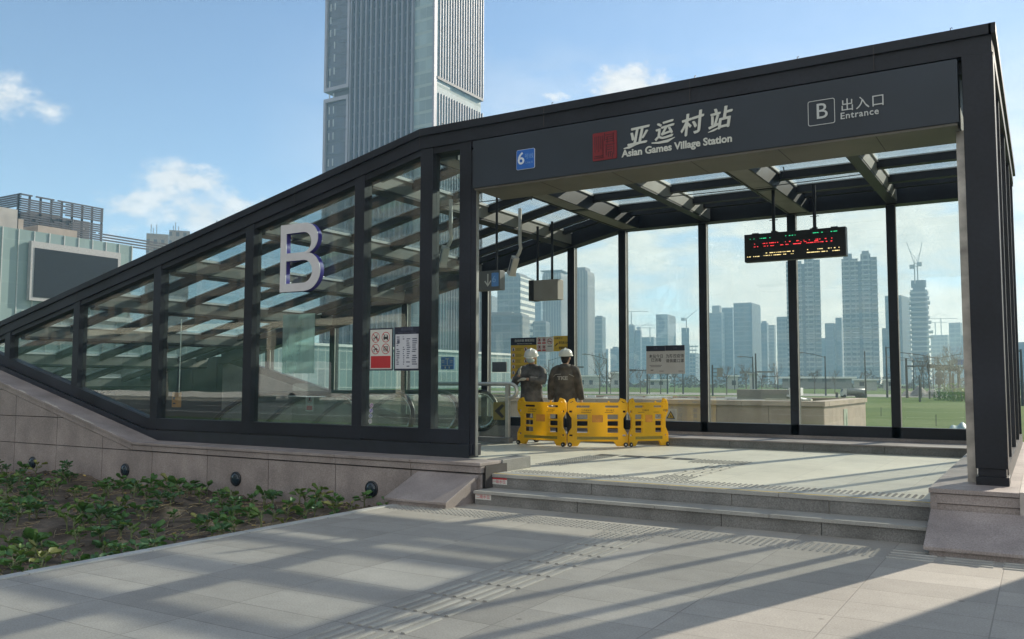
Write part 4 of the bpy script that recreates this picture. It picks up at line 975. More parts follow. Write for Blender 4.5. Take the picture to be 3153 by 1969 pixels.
c = ony(1637, 1100, 4.55); person('person in white helmet and pale mask with gloved hands raised before the chest', c.x, 4.55, R(16), False)

# ------------------------------------------------------------------ bed plants
LEAFM = []
for i, (c0, c1) in enumerate((((.045, .13, .025), (.085, .195, .045)), ((.07, .14, .025), (.14, .22, .05)), ((.15, .17, .04), (.28, .28, .08)), ((.03, .10, .035), (.065, .16, .055)))):
    LEAFM.append(mat('leaf_%s' % ('deep_green', 'mid_green', 'yellow_green', 'blue_green')[i], c0, .5, 0, .2, 14, col2=c1))
for m_ in LEAFM: add_translucency(m_, (.10, .17, .03), .25)
STEM = mat('plant_stem', (.16, .19, .08), .6, 0, .1, 9)
def leaf(mb, base, az, el, L, W, roll):
    M = Matrix.Translation(base) @ Matrix.Rotation(az, 4, 'Z') @ Matrix.Rotation(-el, 4, 'Y') @ Matrix.Rotation(roll, 4, 'X')
    nu, nv = 6, 4; vs = []
    for i in range(nu+1):
        t = i/nu; w = W*max(.06, sin(pi*min(1, t**.9*.97))**.55*(.55+.45*t))
        for k in range(nv+1):
            s = k/nv*2-1; vs.append(M @ Vector((L*t, s*w*.5, .22*W*s*s-.16*L*t*t+.03*W*sin(9*t+4*s))))
    mb.add(vs, [(i*(nv+1)+k, i*(nv+1)+k+1, (i+1)*(nv+1)+k+1, (i+1)*(nv+1)+k) for i in range(nu) for k in range(nv)])
protos = []
kinds = [('low broad leaved green plant with a short pale stem in the soil bed', 0), ('upright green plant on a bare stem in the soil bed', 1), ('small yellowing plant with pale limp leaves in the soil bed', 2), ('bushy blue green leafy plant in the soil bed', 3)]
def make_plant(kind, seed):
    rd = random.Random(seed)
    e = empty('leafy_plant'); tag(e, kinds[kind][0], 'plant', 'leafy plants in the soil bed')
    st_ = MB(); lf = MB(); h = (.09, .15, .07, .11)[kind]*rd.uniform(.85, 1.15); lx, ly = rd.uniform(-.03, .03), rd.uniform(-.03, .03)
    top = Vector((lx, ly, h)); st_.tube([(0, 0, -.04), (lx*.3, ly*.3, h*.5), top], [.010, .008, .006], 6)
    n = (7, 5, 5, 10)[kind]
    for k in range(n):
        az = k*2.4+rd.uniform(-.4, .4); el = rd.uniform(.15, 1.15); L = rd.uniform(.058, .095)*(1.15 if kind == 0 else 1); z = h*rd.uniform(.35, 1.0)
        b = Vector((lx*z/h, ly*z/h, z)); p = b+Vector((cos(az)*cos(el), sin(az)*cos(el), sin(el)))*rd.uniform(.03, .07)
        st_.tube([b, p], [.005, .004], 5); leaf(lf, p, az, el*.6, L, L*rd.uniform(.85, 1.1), rd.uniform(-.5, .5))
    lf.build('leaves', LEAFM[kind], e, True); st_.build('stem', STEM, e, True)
    return e
for k in range(4):
    for s in range(3): protos.append(make_plant(k, 10*k+s))
rd = random.Random(3); spots = []; tries = 0
def inframe(p, mx, my):
    q = Vector(p)-CAMP; z = q.dot(FWD)
    return z > .5 and -mx < PW/2+FPX*q.dot(RGT)/z < PW and PH/2-FPX*q.dot(UPV)/z < PH+my
while len(spots) < 240 and tries < 40000:
    tries += 1; x = rd.uniform(-8.8, 1.9); y = rd.uniform(-7.2, -.60); near = len(spots) < 165
    if not inframe((x, y, 0), 40 if near else 700, 30 if near else 350): continue
    if x > 1.0 and y > -1.2 and rd.random() < .6: continue
    if any((x-a)**2+(y-b)**2 < .13**2 for a, b in spots): continue
    if x > 1.7 and rd.random() < .5: continue
    spots.append((x, y))
used = set()
for i, (x, y) in enumerate(spots):
    k = rd.choices((0, 1, 2, 3), (5, 3.2, 1.6, 2.6))[0]; p = k*3+rd.randrange(3)
    o = protos[p] if p not in used else copy_tree(protos[p]); used.add(p)
    o.location = (x, y, soilz(x, y)+.005); s = rd.uniform(.62, 1.08); o.scale = (s, s, s*rd.uniform(1.05, 1.45)); o.rotation_euler = (rd.uniform(-.12, .12), rd.uniform(-.12, .12), rd.uniform(0, 6.28))
for p, o in enumerate(protos):
    if p not in used:
        for c in kids(o): bpy.data.objects.remove(c)
        bpy.data.objects.remove(o)
# straw and dead leaves on the soil
STRAW = mat('dry_straw', (.30, .23, .13), .8, 0, .25, 30); DEADL = mat('dead_leaf', (.20, .14, .08), .8, 0, .3, 20)
lt = MB()
for k in range(1500):
    x = 2.0-10*rd.random()**1.1; y = -.5-5.6*rd.random(); z = soilz(x, y)+.012; a = rd.uniform(0, pi); L = rd.uniform(.04, .2) if rd.random() < .85 else rd.uniform(.25, .5); lt.cur = 0
    dx, dy = cos(a)*L/2, sin(a)*L/2; lt.tube([(x-dx, y-dy, z), (x+rd.uniform(-.01, .01), y, z+rd.uniform(0, .02)), (x+dx, y+dy, z+rd.uniform(0, .03))], rd.uniform(.002, .0045), 4)
for k in range(420):
    x = 2.0-10*rd.random(); y = -.5-5.6*rd.random(); lt.cur = rd.choice((1, 1, 1, 2, 0)); leaf(lt, Vector((x, y, soilz(x, y)+.012)), rd.uniform(0, 6.28), rd.uniform(0, .6), rd.uniform(.04, .09), rd.uniform(.02, .045), rd.uniform(-1, 1))
for k in range(1300):
    x = 2.02-.3*rd.random()**2; y = -.7-6.2*rd.random(); lt.cur = 0; z = soilz(x, y); a = rd.uniform(0, 6.28); L = rd.uniform(.03, .09)
    lt.tube([(x, y, z), (x+cos(a)*L*.6, y+sin(a)*L*.6, z+L*.7)], .0016, 3)
for k in range(500):
    x = 2.0-9*rd.random(); y = -.5-5.6*rd.random(); lt.cur = 3; s = rd.uniform(.008, .03); lt.ell((x, y, soilz(x, y)+s*.2), s, s*rd.uniform(.6, 1), s*.6, 6, 4)
tag(lt.build('plant_litter', [STRAW, DEADL, mat('yellow_dead_leaf', (.42, .30, .08), .7, 0, .2, 20), soil]), 'dry straw, dead leaves and clods lying on the soil bed', 'litter', kind='stuff')

# ------------------------------------------------------------------ skyscraper and mall on the left
def onx(x, y, X): q = ray(x, y); return CAMP + q*((X-CAMP.x)/q.x)
FG = facade('tower_dark_glass', (.025, .04, .07), (.045, .06, .085), 4.0, .16, 1.6, .05, .22, .35)
FGL = facade('tower_pale_glass', (.15, .215, .23), (.22, .28, .28), 4.0, .22, 2.4, .04, .25, .25)
FINM = mat('tower_pale_fin', (.155, .16, .20), .5, .2, .06, .4); FIND = mat('tower_dark_slot', (.035, .035, .045), .6); FRMW = mat('tower_frame', (.22, .22, .26), .5, .2, .05, .4)
SKY = tag(empty('glass_skyscraper', (-162, 204, 0)), 'tall glass skyscraper with pale vertical fins rising behind the canopy roof', 'skyscraper')
X0, X1, XS, XC = -184.3, -173.2, -148.8, -141.0; Y0, Y1 = 192.0, 217.5; HT = 150
MB().box(X1, XC-.6, Y0+.6, Y1, GZ, HT).build('tower_body', FG, SKY)
MB().box(XS, XC, Y0+.3, Y0+8, GZ, HT).build('corner_glass', FGL, SKY)  # pale glass colour stands in for the corner's reflection of the sky
m = MB(); nf = 12
for i in range(nf+1): xx = X1+(XS-X1)*i/nf; m.box(xx-.24, xx+.24, Y0-.5, Y0+.58, GZ, HT)
m.box(XS-.3, XS+.25, Y0-.7, Y0+.58, GZ, HT); m.box(XC-.35, XC+.35, Y0-.5, Y0+.9, GZ, HT); m.build('fin', FINM, SKY)
zg = onx(1331, 241, XC).z
nb = 18
m = MB()
for i in range(1, nb+1):
    yy_ = Y0+1+(Y1-Y0-1)*i/nb; m.box(XC-.58, XC+.45, yy_-.16, yy_+.16, zg+1.2, HT); m.box(XC-.58, XC+.3, yy_-.16, yy_+.16, GZ, zg-3.4)
m.build('fin', FINM, SKY)
MB().box(XC-.59, XC-.2, Y0+1.2, Y1, zg+1.2, HT).build('side_glass', FGL, SKY); MB().box(XC-.59, XC-.35, Y0+1.2, Y1-.3, GZ, zg+.4).build('side_glass', FGL, SKY); MB().box(XC-.59, XC+.5, Y0+1, Y1, zg+.4, zg+1.2).build('slot', FIND, SKY)
zc = onx(1331, 1032, XC).z
MB().box(X0+2.5, X1-.01, Y0+1.2, Y1-4, GZ, HT).build('side_core', FIND, SKY)
z1 = at(1015, 262, 270).z; z2 = at(1015, 285, 270).z
for a, b in ((GZ, z2), (z1, z1+48), (z1+53, HT)):
    r_ = MB().box(X0+.9, X1-1.6, Y0+.4, Y1-5, a+1.2, b-1.2).build('bay_glass', FG, SKY)
    f = MB(); f.box(X0, X0+.9, Y0-.4, Y1-5, a, b); f.box(X1-1.6, X1-.7, Y0-.4, Y0+8, a, b); f.box(X0+.9, X1-1.6, Y0-.4, Y1-5, a, a+1.2); f.box(X0+.9, X1-1.6, Y0-.4, Y1-5, b-1.2, b); f.build('bay_frame', FRMW, r_)
for k in range(30):
    for xx in (X0+1.6, X0+3.4):
        if random.random() < .8: MB().box(xx, xx+.45, Y0+.33, Y0+.39, 6+k*4.2, 8.3+k*4.2).build('open_window', mat('pale_blind', (.30, .34, .36), .4), SKY)
xr = onx(1483, 210, XC).y; MB().box(XC-6, XC-1, Y1, Y1+2.5, onx(1480, 145, XC).z-14, onx(1480, 145, XC).z).build('side_bay', FGL, SKY)

# mall with pale green glass wall, dead LED wall, rooftop louvres
XM = -110.0
ML = tag(empty('shopping_mall', (XM-20, 65, 0)), 'low mall with pale green glass wall and large blank dark screen at the left edge', 'building')
ya, yb = 44.0, onx(407, 758, XM).y; zp = onx(407, 758, XM).z
MB().box(XM-46, XM-.3, ya, yb, GZ, zp).build('wall', mat('mall_body', (.30, .31, .31), .7), ML)
MALLG = facade('mall_glass', (.19, .27, .27), (.23, .31, .305), 2.9, .035, 2.2, .0, .35, .07)
MB().box(XM-.29, XM, ya, yb, GZ, zp).build('glass_wall', MALLG, ML)
m = MB(); y = yb
while y > ya: m.box(XM, XM+.14, y-.12, y, GZ, zp); y -= 2.15
m.build('mullion', mat('mall_mullion', (.42, .45, .45), .5), ML)
s0, s1 = onx(97, 765, XM), onx(352, 797, XM); sz0 = onx(97, 916, XM).z
m = MB(); m.box(XM+.15, XM+.85, s0.y-.5, s1.y+.5, sz0-.5, s0.z+.9); m.build('screen_frame', mat('screen_frame_grey', (.33, .33, .34), .5), ML)
MB().box(XM+.86, XM+.93, s0.y, s1.y, sz0, s0.z).build('screen', mat('screen_dark', (.014, .014, .017), .85, 0, .06, 3, spec=.1), ML)
MB().box(XM+.01, XM+.5, s0.y-1, s1.y+3, sz0-2.6, sz0-1.9).build('canopy', WHITEP, ML)
# louvred rooftop screen
XL_ = -128.0
LV = tag(empty('rooftop_louvre_screen', (XL_-8, 80, 22)), 'dark louvred plant screen standing on the mall roof', 'roof screen')
l0, l1 = onx(62, 597, XL_), onx(319, 644, XL_); lb = zp-.5; lt_ = l0.z
MB().box(XL_-20, XL_-2.2, l0.y+2.5, l1.y-1, lb, lt_-2.2).build('core', mat('screen_core', (.16, .17, .19), .8), LV)
m = MB(); nl = 26
for k in range(nl+1):
    z = lb+(lt_-lb)*k/nl
    y = l0.y
    while y < l1.y:
        L = random.choice((2, 3, 5, 7)); e = min(y+L, l1.y)
        if random.random() < .80 or k in (0, nl): m.box(XL_-.25, XL_, y, e, z-.11, z+.11)
        y = e+random.choice((0, 0, .6))
    x = XL_
    while x > XL_-22:
        L = random.choice((2, 4, 6)); e = max(x-L, XL_-22)
        if random.random() < .8 or k in (0, nl): m.box(e, x, l0.y, l0.y+.25, z-.11, z+.11)
        x = e
m.build('louvre', mat('louvre_dark', (.035, .037, .05), .5), LV)
m = MB()
for k in range(9): y = l0.y+(l1.y-l0.y)*k/8; m.box(XL_-.6, XL_-.3, y-.12, y+.12, lb, lt_)
m.build('upright', DM, LV)
CONC = mat('roof_concrete', (.30, .29, .27), .8, 0, .1, .5); CONC2 = mat('warm_concrete', (.29, .25, .21), .8, 0, .1, .5)
for (xa, xb, yt, lbl, mm) in ((-60, 55, 637, 'pale concrete lift house on the mall roof before the louvres', CONC), (57, 73, 675, 'small stepped concrete block beside the lift house', CONC2), (117, 238, 703, 'low long tan concrete block at the foot of the louvres', CONC2)):
    a, b = onx(xa, yt, -119), onx(xb, yt, -119); zz = (a.z+b.z)/2
    o = MB().box(-124, -119, a.y, b.y, zp+.02, max(zz, zp+.8)).build('roof_block', mm); tag(o, lbl, 'roof block')
a, b = onx(318, 737, -112), onx(486, 768, -112)
m = MB()
for k in range(4): m.box(-112.2, -112, a.y, b.y+4, zp+.1+k*.42, zp+.3+k*.42)
PR = m.build('roof_railing', mat('louvre_dark', (0, 0, 0)), None); tag(PR, 'dark slatted railing along the mall roof edge', 'railing')
LOW = tag(empty('podium_building', (XM-12, 120, 0)), 'lower pale building behind the glass between the mall and the skyscraper', 'building')
zl = onx(1000, 1066, XM).z
PODG = facade('podium_glass', (.17, .24, .24), (.42, .45, .43), 3.6, .06, 2.0, .10, .3, .25)
MB().box(XM-26, XM, yb+.1, 186, GZ, zl).build('wall', PODG, LOW)
MB().box(XM-26, XM+.3, yb+.1, 186.2, zl, zl+.5).build('roof_edge', WHITEP, LOW)
zpd = onx(1380, 1085, XC+6).z
POD = tag(empty('tower_podium', (XC, 205, 0)), 'peach podium band at the skyscraper foot seen through the narrow pane', 'building')
MB().box(XC-10, XC+8, Y0-3, Y1+6, GZ, zpd).build('wall', mat('podium_peach', (.50, .33, .20), .7, 0, .12, .6), POD)
m = MB(); y = Y0-2
while y < Y1+5: m.box(XC+8.01, XC+8.2, y, y+.9, 1.5, zpd-1); y += 2.2
m.build('opening', FIND, POD)
# two far blocks with aerials
for (xa, xb, yt, lbl) in ((451, 520, 724, 'tan apartment block with aerials on its roof, left of two behind the mall'), (521, 585, 714, 'tan apartment block with three thin aerials, right of two behind the mall')):
    a, b = at(xa, yt, 330), at(xb, yt, 330)
    e = tag(empty('apartment_block', ((a.x+b.x)/2, (a.y+b.y)/2, 0)), lbl, 'apartment block', 'blocks behind the mall')
    d = (b-a).normalized(); nrm = Vector((-d.y, d.x, 0)); poly = [(a.x, a.y), (b.x, b.y), (b.x+nrm.x*14, b.y+nrm.y*14), (a.x+nrm.x*14, a.y+nrm.y*14)]
    MB().prism(poly, GZ, a.z, 'z').build('wall', facade('tan_block', (.10, .11, .12), (.30, .26, .22), 3.2, .5, 3.4, .55, .5, .2) if 'tan_block' not in MATS else MATS['tan_block'], e)
    m = MB(); m.prism([(p[0]*.995+a.x*.005, p[1]) for p in poly], a.z, a.z+.6, 'z'); 
    for t in (.2, .3, .45): q = a.lerp(b, t); m.cyl((q.x, q.y, a.z), (q.x, q.y, a.z+random.uniform(2, 4)), .12, 5)
    m.build('roof', CONC2, e)

# ------------------------------------------------------------------ skyline across the field
KX = 3153/2421.0
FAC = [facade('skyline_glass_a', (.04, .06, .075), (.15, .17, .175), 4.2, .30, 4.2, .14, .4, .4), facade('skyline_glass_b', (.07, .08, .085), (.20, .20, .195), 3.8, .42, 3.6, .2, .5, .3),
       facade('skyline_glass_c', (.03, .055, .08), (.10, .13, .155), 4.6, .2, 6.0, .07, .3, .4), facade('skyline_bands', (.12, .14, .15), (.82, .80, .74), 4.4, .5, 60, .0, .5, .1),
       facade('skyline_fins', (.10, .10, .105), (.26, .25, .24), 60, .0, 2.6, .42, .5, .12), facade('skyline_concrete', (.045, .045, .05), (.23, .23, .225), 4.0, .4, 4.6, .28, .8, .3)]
ROOFM = mat('skyline_roof', (.16, .16, .17), .8, 0, .1, .1)
def boxtower(name, label, xl, xr, yt, dist, fac, split=.25, th=14, cat='tower', group='towers across the field', facr=None, crown=0, steps=()):
    """xl, xr, yt in photo pixels /KX give bearing and height; the block stands dist metres away, turned th degrees"""
    a, b = at(xl*KX, yt*KX, dist), at(xr*KX, yt*KX, dist); S = (b-a).length; rt = (b-a).normalized(); rt.z = 0; aw = Vector((-rt.y, rt.x, 0))
    t = R(th); w = (1-split)*S/cos(t); d = split*S/sin(t) if split > 0 else S*.6
    if split == 0: t = 0; w = S
    d = min(d, 60)
    u = rt*cos(t)-aw*sin(t)   # along the main face, right end nearer
    v = rt*sin(t)+aw*cos(t)
    c = Vector((a.x, a.y, 0)); H = (a.z+b.z)/2
    P = [c, c+u*w, c+u*w+v*d, c+v*d]
    e = tag(empty(name, (c.x, c.y, GZ)), label, cat, group)
    wm = MB(); zz = GZ
    fm = FAC[fac]
    m = MB(); m.prism([(p.x, p.y) for p in P], GZ, H, 'z')
    m.build('wall', fm, e)
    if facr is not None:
        q = [P[1]+u*.15, P[1]+u*.5, P[2]+u*.5, P[2]+u*.15]; MB().prism([(p.x, p.y) for p in q], GZ, H-.5, 'z').build('side_wall', FAC[facr], e)  # paler facade puts sunlight into the colour of the right side
    if crown:
        k = [c+u*w*.2+v*d*.2, c+u*w*.8+v*d*.2, c+u*w*.8+v*d*.8, c+u*w*.2+v*d*.8]; MB().prism([(p.x, p.y) for p in k], H, H+crown, 'z').build('roof_crown', ROOFM, e)
    m = MB()
    for (i, j) in ((0, 1), (1, 2), (2, 3), (3, 0)):
        p, q = P[i], P[j]; n_ = (q-p).normalized(); o_ = Vector((n_.y, -n_.x, 0))*.3
        m.add([p-o_*0+Vector((0, 0, H)), q+Vector((0, 0, H)), q+Vector((0, 0, H+1)), p+Vector((0, 0, H+1))], [(0, 1, 2, 3)])
    m.build('parapet', ROOFM, e)
    return e, P, H
T = boxtower
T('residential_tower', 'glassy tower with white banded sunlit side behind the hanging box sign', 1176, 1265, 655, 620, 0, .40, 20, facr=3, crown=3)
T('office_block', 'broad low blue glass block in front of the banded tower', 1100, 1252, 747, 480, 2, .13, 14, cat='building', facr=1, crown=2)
T('residential_tower', 'narrow pale tower at the left behind the banded tower', 1140, 1178, 703, 800, 1, .4, 16, crown=2)
T('office_tower', 'dim blue tower between the banded tower and the waisted tower', 1258, 1284, 706, 900, 2, .2, 14, crown=2)
T('office_block', 'dark lower block at the foot of the waisted tower', 1252, 1300, 764, 640, 0, .2, 14, cat='building', crown=1.5)
T('office_tower', 'slim blue tower with bright top corner right of the tall rounded tower', 1404, 1432, 752, 760, 0, .3, 14, facr=3 if False else None, crown=2)
T('office_block', 'small dark block right of the slim blue tower', 1432, 1438, 828, 900, 2, 0, 0, cat='building')
T('office_block', 'dark twin roofed block left of a far post', 1443, 1471, 827, 900, 2, .3, 14, cat='building', crown=3)
T('unfinished_tower', 'unfinished dark tower with stepped top and a crane', 1484, 1502, 772, 900, 2, .2, 12, cat='tower', crown=2)
T('unfinished_tower', 'lower dark shoulder block right of the stepped unfinished tower', 1501, 1517, 783, 905, 2, .2, 12, cat='tower')
T('office_block', 'long low hazy block left of the square flat topped tower', 1502, 1556, 800, 960, 2, .2, 12, cat='building')
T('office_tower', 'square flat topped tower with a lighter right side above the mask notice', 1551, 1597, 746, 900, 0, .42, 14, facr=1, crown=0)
T('unfinished_tower', 'slim dark core tower with a crane on top', 1611, 1629, 778, 900, 2, 0, 0, crown=0)
T('office_block', 'hazy low block behind the mask notice', 1597, 1655, 838, 980, 2, .2, 12, cat='building')
T('office_tower', 'wide blue tower with a round roof left of three', 1676, 1713, 742, 980, 2, .2, 14, crown=9)
T('office_tower', 'blue middle tower set between a wide tower and a tall flat one', 1706, 1735, 730, 1000, 2, .1, 10)
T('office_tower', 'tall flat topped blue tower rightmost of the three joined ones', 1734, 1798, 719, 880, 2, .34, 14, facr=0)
T('office_block', 'stepped lower block right of the tall flat topped blue tower', 1797, 1817, 766, 940, 2, .2, 12, cat='building', crown=3)
T('office_block', 'low pale block behind the left twin tower', 1814, 1834, 771, 1000, 1, .2, 12, cat='building')
T('residential_tower', 'hazy tower just left of the left twin tower', 1836, 1868, 752, 860, 1, .2, 12)
T('office_block', 'blue block seen in the gap between the twin towers', 1950, 1976, 767, 900, 2, .2, 12, cat='building')
T('office_block', 'taller blue block leaning on the right twin tower', 1975, 1992, 754, 905, 2, .2, 12, cat='building')
T('office_block', 'low dark block in the gap between the twin towers', 1936, 1954, 802, 980, 2, 0, 12, cat='building')
T('office_tower', 'blue tower behind the post right of the right twin tower', 2092, 2150, 702, 820, 2, .35, 14, facr=0)
T('office_block', 'low blue block below the tower behind the post', 2085, 2098, 779, 830, 2, 0, 0, cat='building')
T('office_tower', 'flat topped pale blue block right of the tower under construction', 2243, 2275, 766, 900, 0, .15, 12)
T('office_block', 'wide low hazy block right of the tower under construction', 2200, 2250, 795, 980, 1, .2, 12, cat='building')
T('office_block', 'low block beside the steel jamb of the right post', 2264, 2288, 795, 900, 2, .2, 12, cat='building')
T('office_block', 'far low blue building right of the canopy', 2398, 2520, 812, 700, 2, .1, 10, cat='building', crown=5)
def twin(xl, xr, yt, label, dist=700):
    a, b = at(xl*KX, yt*KX, dist), at(xr*KX, yt*KX, dist); rt = (b-a); S = rt.length; rt.normalize(); rt.z = 0; aw = Vector((-rt.y, rt.x, 0)); c = Vector((a.x, a.y, 0)); H = a.z
    e = tag(empty('residential_tower', (c.x, c.y, GZ)), label, 'tower', 'twin residential towers')
    def blk(u0, u1, v0, v1, h, m_, nm):
        p = [c+rt*S*u0+aw*v0, c+rt*S*u1+aw*v0, c+rt*S*u1+aw*v1, c+rt*S*u0+aw*v1]; MB().prism([(q.x, q.y) for q in p], GZ, h, 'z').build(nm, m_, e)
    blk(0, .46, 0, 18, H-2, FAC[5], 'wing'); blk(.54, .82, -2, 16, H+1, FAC[5], 'wing'); blk(.46, .54, 2, 14, H-4, FAC[2], 'core'); blk(.82, 1.0, 3, 17, H-1, FAC[1], 'wing')
    m = MB()
    n = int(H/3.6)
    for k in range(n):
        z = k*3.6+2
        for u0, u1, v0 in ((.0, .2, -1.2), (.26, .46, -1.2), (.56, .80, -3.2), (.84, 1.01, 1.8)):
            p = [c+rt*S*u0+aw*v0, c+rt*S*u1+aw*v0, c+rt*S*u1+aw*(v0+1.2), c+rt*S*u0+aw*(v0+1.2)]; m.prism([(q.x, q.y) for q in p], z, z+1.0, 'z')
    m.build('balcony', mat('balcony_pale', (.33, .33, .33), .7, 0, .05, .2), e)
    m = MB(); 
    for u0, u1, h0, h1 in ((.05, .3, H-2, H+2.5), (.58, .78, H+1, H+4)):
        p = [c+rt*S*u0+aw*4, c+rt*S*u1+aw*4, c+rt*S*u1+aw*12, c+rt*S*u0+aw*12]; m.prism([(q.x, q.y) for q in p], h0, h1, 'z')
    m.build('roof_crown', ROOFM, e)
twin(1858, 1938, 613, 'left one of the twin balconied residential towers, half behind a post')
twin(1989, 2073, 607, 'right one of the twin balconied residential towers, standing clear of the posts')
def waisted(xl, xr, yt, yw, dist, label, rs=.3, flare=.0, hat=False):
    a, b = at(xl*KX, yt*KX, dist), at(xr*KX, yt*KX, dist); rt = (b-a); S = rt.length; rt.normalize(); rt.z = 0; aw = Vector((-rt.y, rt.x, 0)); H = a.z; zw = at(xl*KX, yw*KX, dist).z
    c = Vector((a.x, a.y, 0))+rt*S*.5
    e = tag(empty('rounded_tower', (c.x, c.y, GZ)), label, 'tower', 'rounded towers with folded waists')
    th = R(16); w = S*(1-rs)/cos(th); d = S*rs/sin(th); d = min(d, S*1.1)
    u = rt*cos(th)-aw*sin(th); v = rt*sin(th)+aw*cos(th)
    base = rounded(w, d, w*.12, 0, 0, 4); n = len(base); m = MB(); zs = []
    for k in range(33):
        z = GZ+(H-GZ)*k/32; q = (z-zw)/(H*.09); s = 1-.045*math.exp(-q*q)+flare*max(0, 1-z/(H*.35))**2
        if z > H*.965: s *= 1-.05*((z-H*.965)/(H*.035))**2
        zs.append((z, s))
    zs.insert(0, (GZ-.5, zs[0][1]))
    for z, s in zs:
        for p in base: q = c+u*p[0]*s+v*p[1]*s; m.v.append((q.x, q.y, z))
    k_ = len(zs)
    for i in range(k_-1):
        for k in range(n): m.f.append([i*n+k, i*n+(k+1) % n, (i+1)*n+(k+1) % n, (i+1)*n+k]); m.mi.append(0)
    m.f.append(list(range((k_-1)*n, k_*n))); m.mi.append(0)
    m.build('wall', FAC[4], e)
    if hat:
        m = MB(); p = [c+u*x_+v*y_ for x_, y_ in ((-w*.56, -d*.5), (w*.56, -d*.5), (w*.56, d*.5), (-w*.56, d*.5))]; m.prism([(q.x, q.y) for q in p], H+1.5, H+2.2, 'z')
        for k in range(10):
            q = c+u*w*(-.5+k/9)-v*d*.45; m.cyl((q.x, q.y, H-.5), (q.x, q.y, H+2), .25, 5)
        m.build('roof_frame', ROOFM, e)
    else:
        m = MB(); p = [c+u*x_+v*y_ for x_, y_ in ((-w*.3, -d*.3), (w*.3, -d*.3), (w*.3, d*.3), (-w*.3, d*.3))]; m.prism([(q.x, q.y) for q in p], H, H+3, 'z'); m.build('roof_crown', ROOFM, e)
waisted(1280, 1347, 650, 744, 700, 'rounded tower with a pinched waist, left of a far post, framed roof', .33, .02, True)
waisted(1346, 1410, 645, 838, 640, 'rounded tower with a waist low down, standing just right of a far post', .38, .06)
def crane(px, py_base, dist, h, jib, back, yaw, label, luff=0):
    p = at(px*KX, py_base*KX, dist); e = tag(empty('tower_crane', p), label, 'crane', 'tower cranes on the skyline'); t = .42
    M = mat('crane_steel', (.38, .37, .34), .6); rt = Vector((cos(yaw), sin(yaw), 0))
    MB().box(p.x-t, p.x+t, p.y-t, p.y+t, p.z-2, p.z+h).build('mast', M, e)
    q = Vector((p.x, p.y, p.z+h)); m = MB(); tip = q+rt*jib*cos(luff)+Vector((0, 0, jib*sin(luff))); m.tube([q, tip], .26, 5); m.tube([q, q+Vector((0, 0, 6)), q+(tip-q)*.6], .13, 4); m.build('jib', M, e)
    m = MB(); bk = q-rt*back; m.tube([q, bk], .3, 5); m.tube([q+Vector((0, 0, 6)), bk], .12, 4); m.box(bk.x-1.8, bk.x+1.8, bk.y-1.8, bk.y+1.8, bk.z-2, bk.z+1); m.build('counter_jib', M, e)
yr = YAW*-1
crane(1493, 776, 900, 17, 17, 5, R(28), 'tower crane on the stepped unfinished tower')
crane(1537, 804, 950, 13, 6, 12, R(28), 'tower crane with a short jib on the long low block, left of a pair')
crane(1553, 804, 950, 16, 24, 4, R(200), 'tower crane with a long flat jib on the long low block, right of a pair')
crane(1623, 782, 900, 12, 14, 3, R(25), 'luffing crane on the slim dark core tower', R(40))
crane(2212, 800, 980, 16, 12, 14, R(28), 'tower crane on the low hazy block, nearer the tower under construction')
crane(2226, 800, 985, 20, 16, 14, R(28), 'tower crane on the low hazy block, nearer the flat topped pale block')
crane(2163, 665, 760, 14, 18, 4, R(-150), 'luffing crane on the tower under construction, leaning left', R(72))
crane(2170, 665, 765, 12, 20, 4, R(25), 'luffing crane on the tower under construction, leaning right', R(78))
# tower under construction: floor slabs of uneven reach round a core
e = tag(empty('unfinished_tower', at(2168*KX, 700*KX, 760)), 'tower under construction with ragged floor edges and a dark core on top', 'tower', 'towers across the field')
a, b = at(2146*KX, 690*KX, 760), at(2199*KX, 690*KX, 760); rt = (b-a); S = rt.length; rt.normalize(); rt.z = 0; aw = Vector((-rt.y, rt.x, 0)); c0 = Vector((a.x, a.y, 0)); H = at(2170*KX, 685*KX, 760).z; H2 = at(2170*KX, 662*KX, 760).z
def blk(mb, u0, u1, v0, v1, z0, z1):
    p = [c0+rt*S*u0+aw*v0, c0+rt*S*u1+aw*v0, c0+rt*S*u1+aw*v1, c0+rt*S*u0+aw*v1]; mb.prism([(q.x, q.y) for q in p], z0, z1, 'z')
m = MB(); blk(m, .12, .88, 3, 18, GZ, H); m.build('core', FAC[2], e)
m = MB(); k = 0; z = 2
while z < H:
    f = z/H; ex = .0 if f < .75 else -.06*(f-.75)*4; blk(m, .02+random.uniform(0, .06)-ex*.3, 1.0+random.uniform(-.10, .03)+(.06 if .45 < f < .55 else 0)+ex, 0, 20, z, z+1.4); z += 3.9
m.build('floor_slab', mat('raw_slab', (.30, .30, .29), .8), e)
m = MB(); blk(m, .22, .78, 4, 15, H, H+3); blk(m, .16, .84, 3, 16, H+3, H2); m.build('climbing_core', mat('formwork_blue', (.08, .11, .13), .7), e)
# open frame beside the slim core tower
e = tag(empty('building_frame', at(1640*KX, 850*KX, 900)), 'open concrete building frame beside the slim core tower', 'building frame')
a, b = at(1629*KX, 815*KX, 900), at(1650*KX, 815*KX, 900); rt = (b-a); S = rt.length; rt.normalize(); rt.z = 0; aw = Vector((-rt.y, rt.x, 0)); c0 = Vector((a.x, a.y, 0)); H = a.z
m = MB(); z = 3
while z < H: blk(m, 0, 1+random.uniform(-.2, .1), 0, 12, z, z+.8); z += 3.8
m.build('floor_slab', MATS['raw_slab'], e); m = MB()
for u in (.02, .35, .7): blk(m, u, u+.05, 0, .8, GZ, H); blk(m, u, u+.05, 11, 12, GZ, H)
m.build('column', MATS['raw_slab'], e)

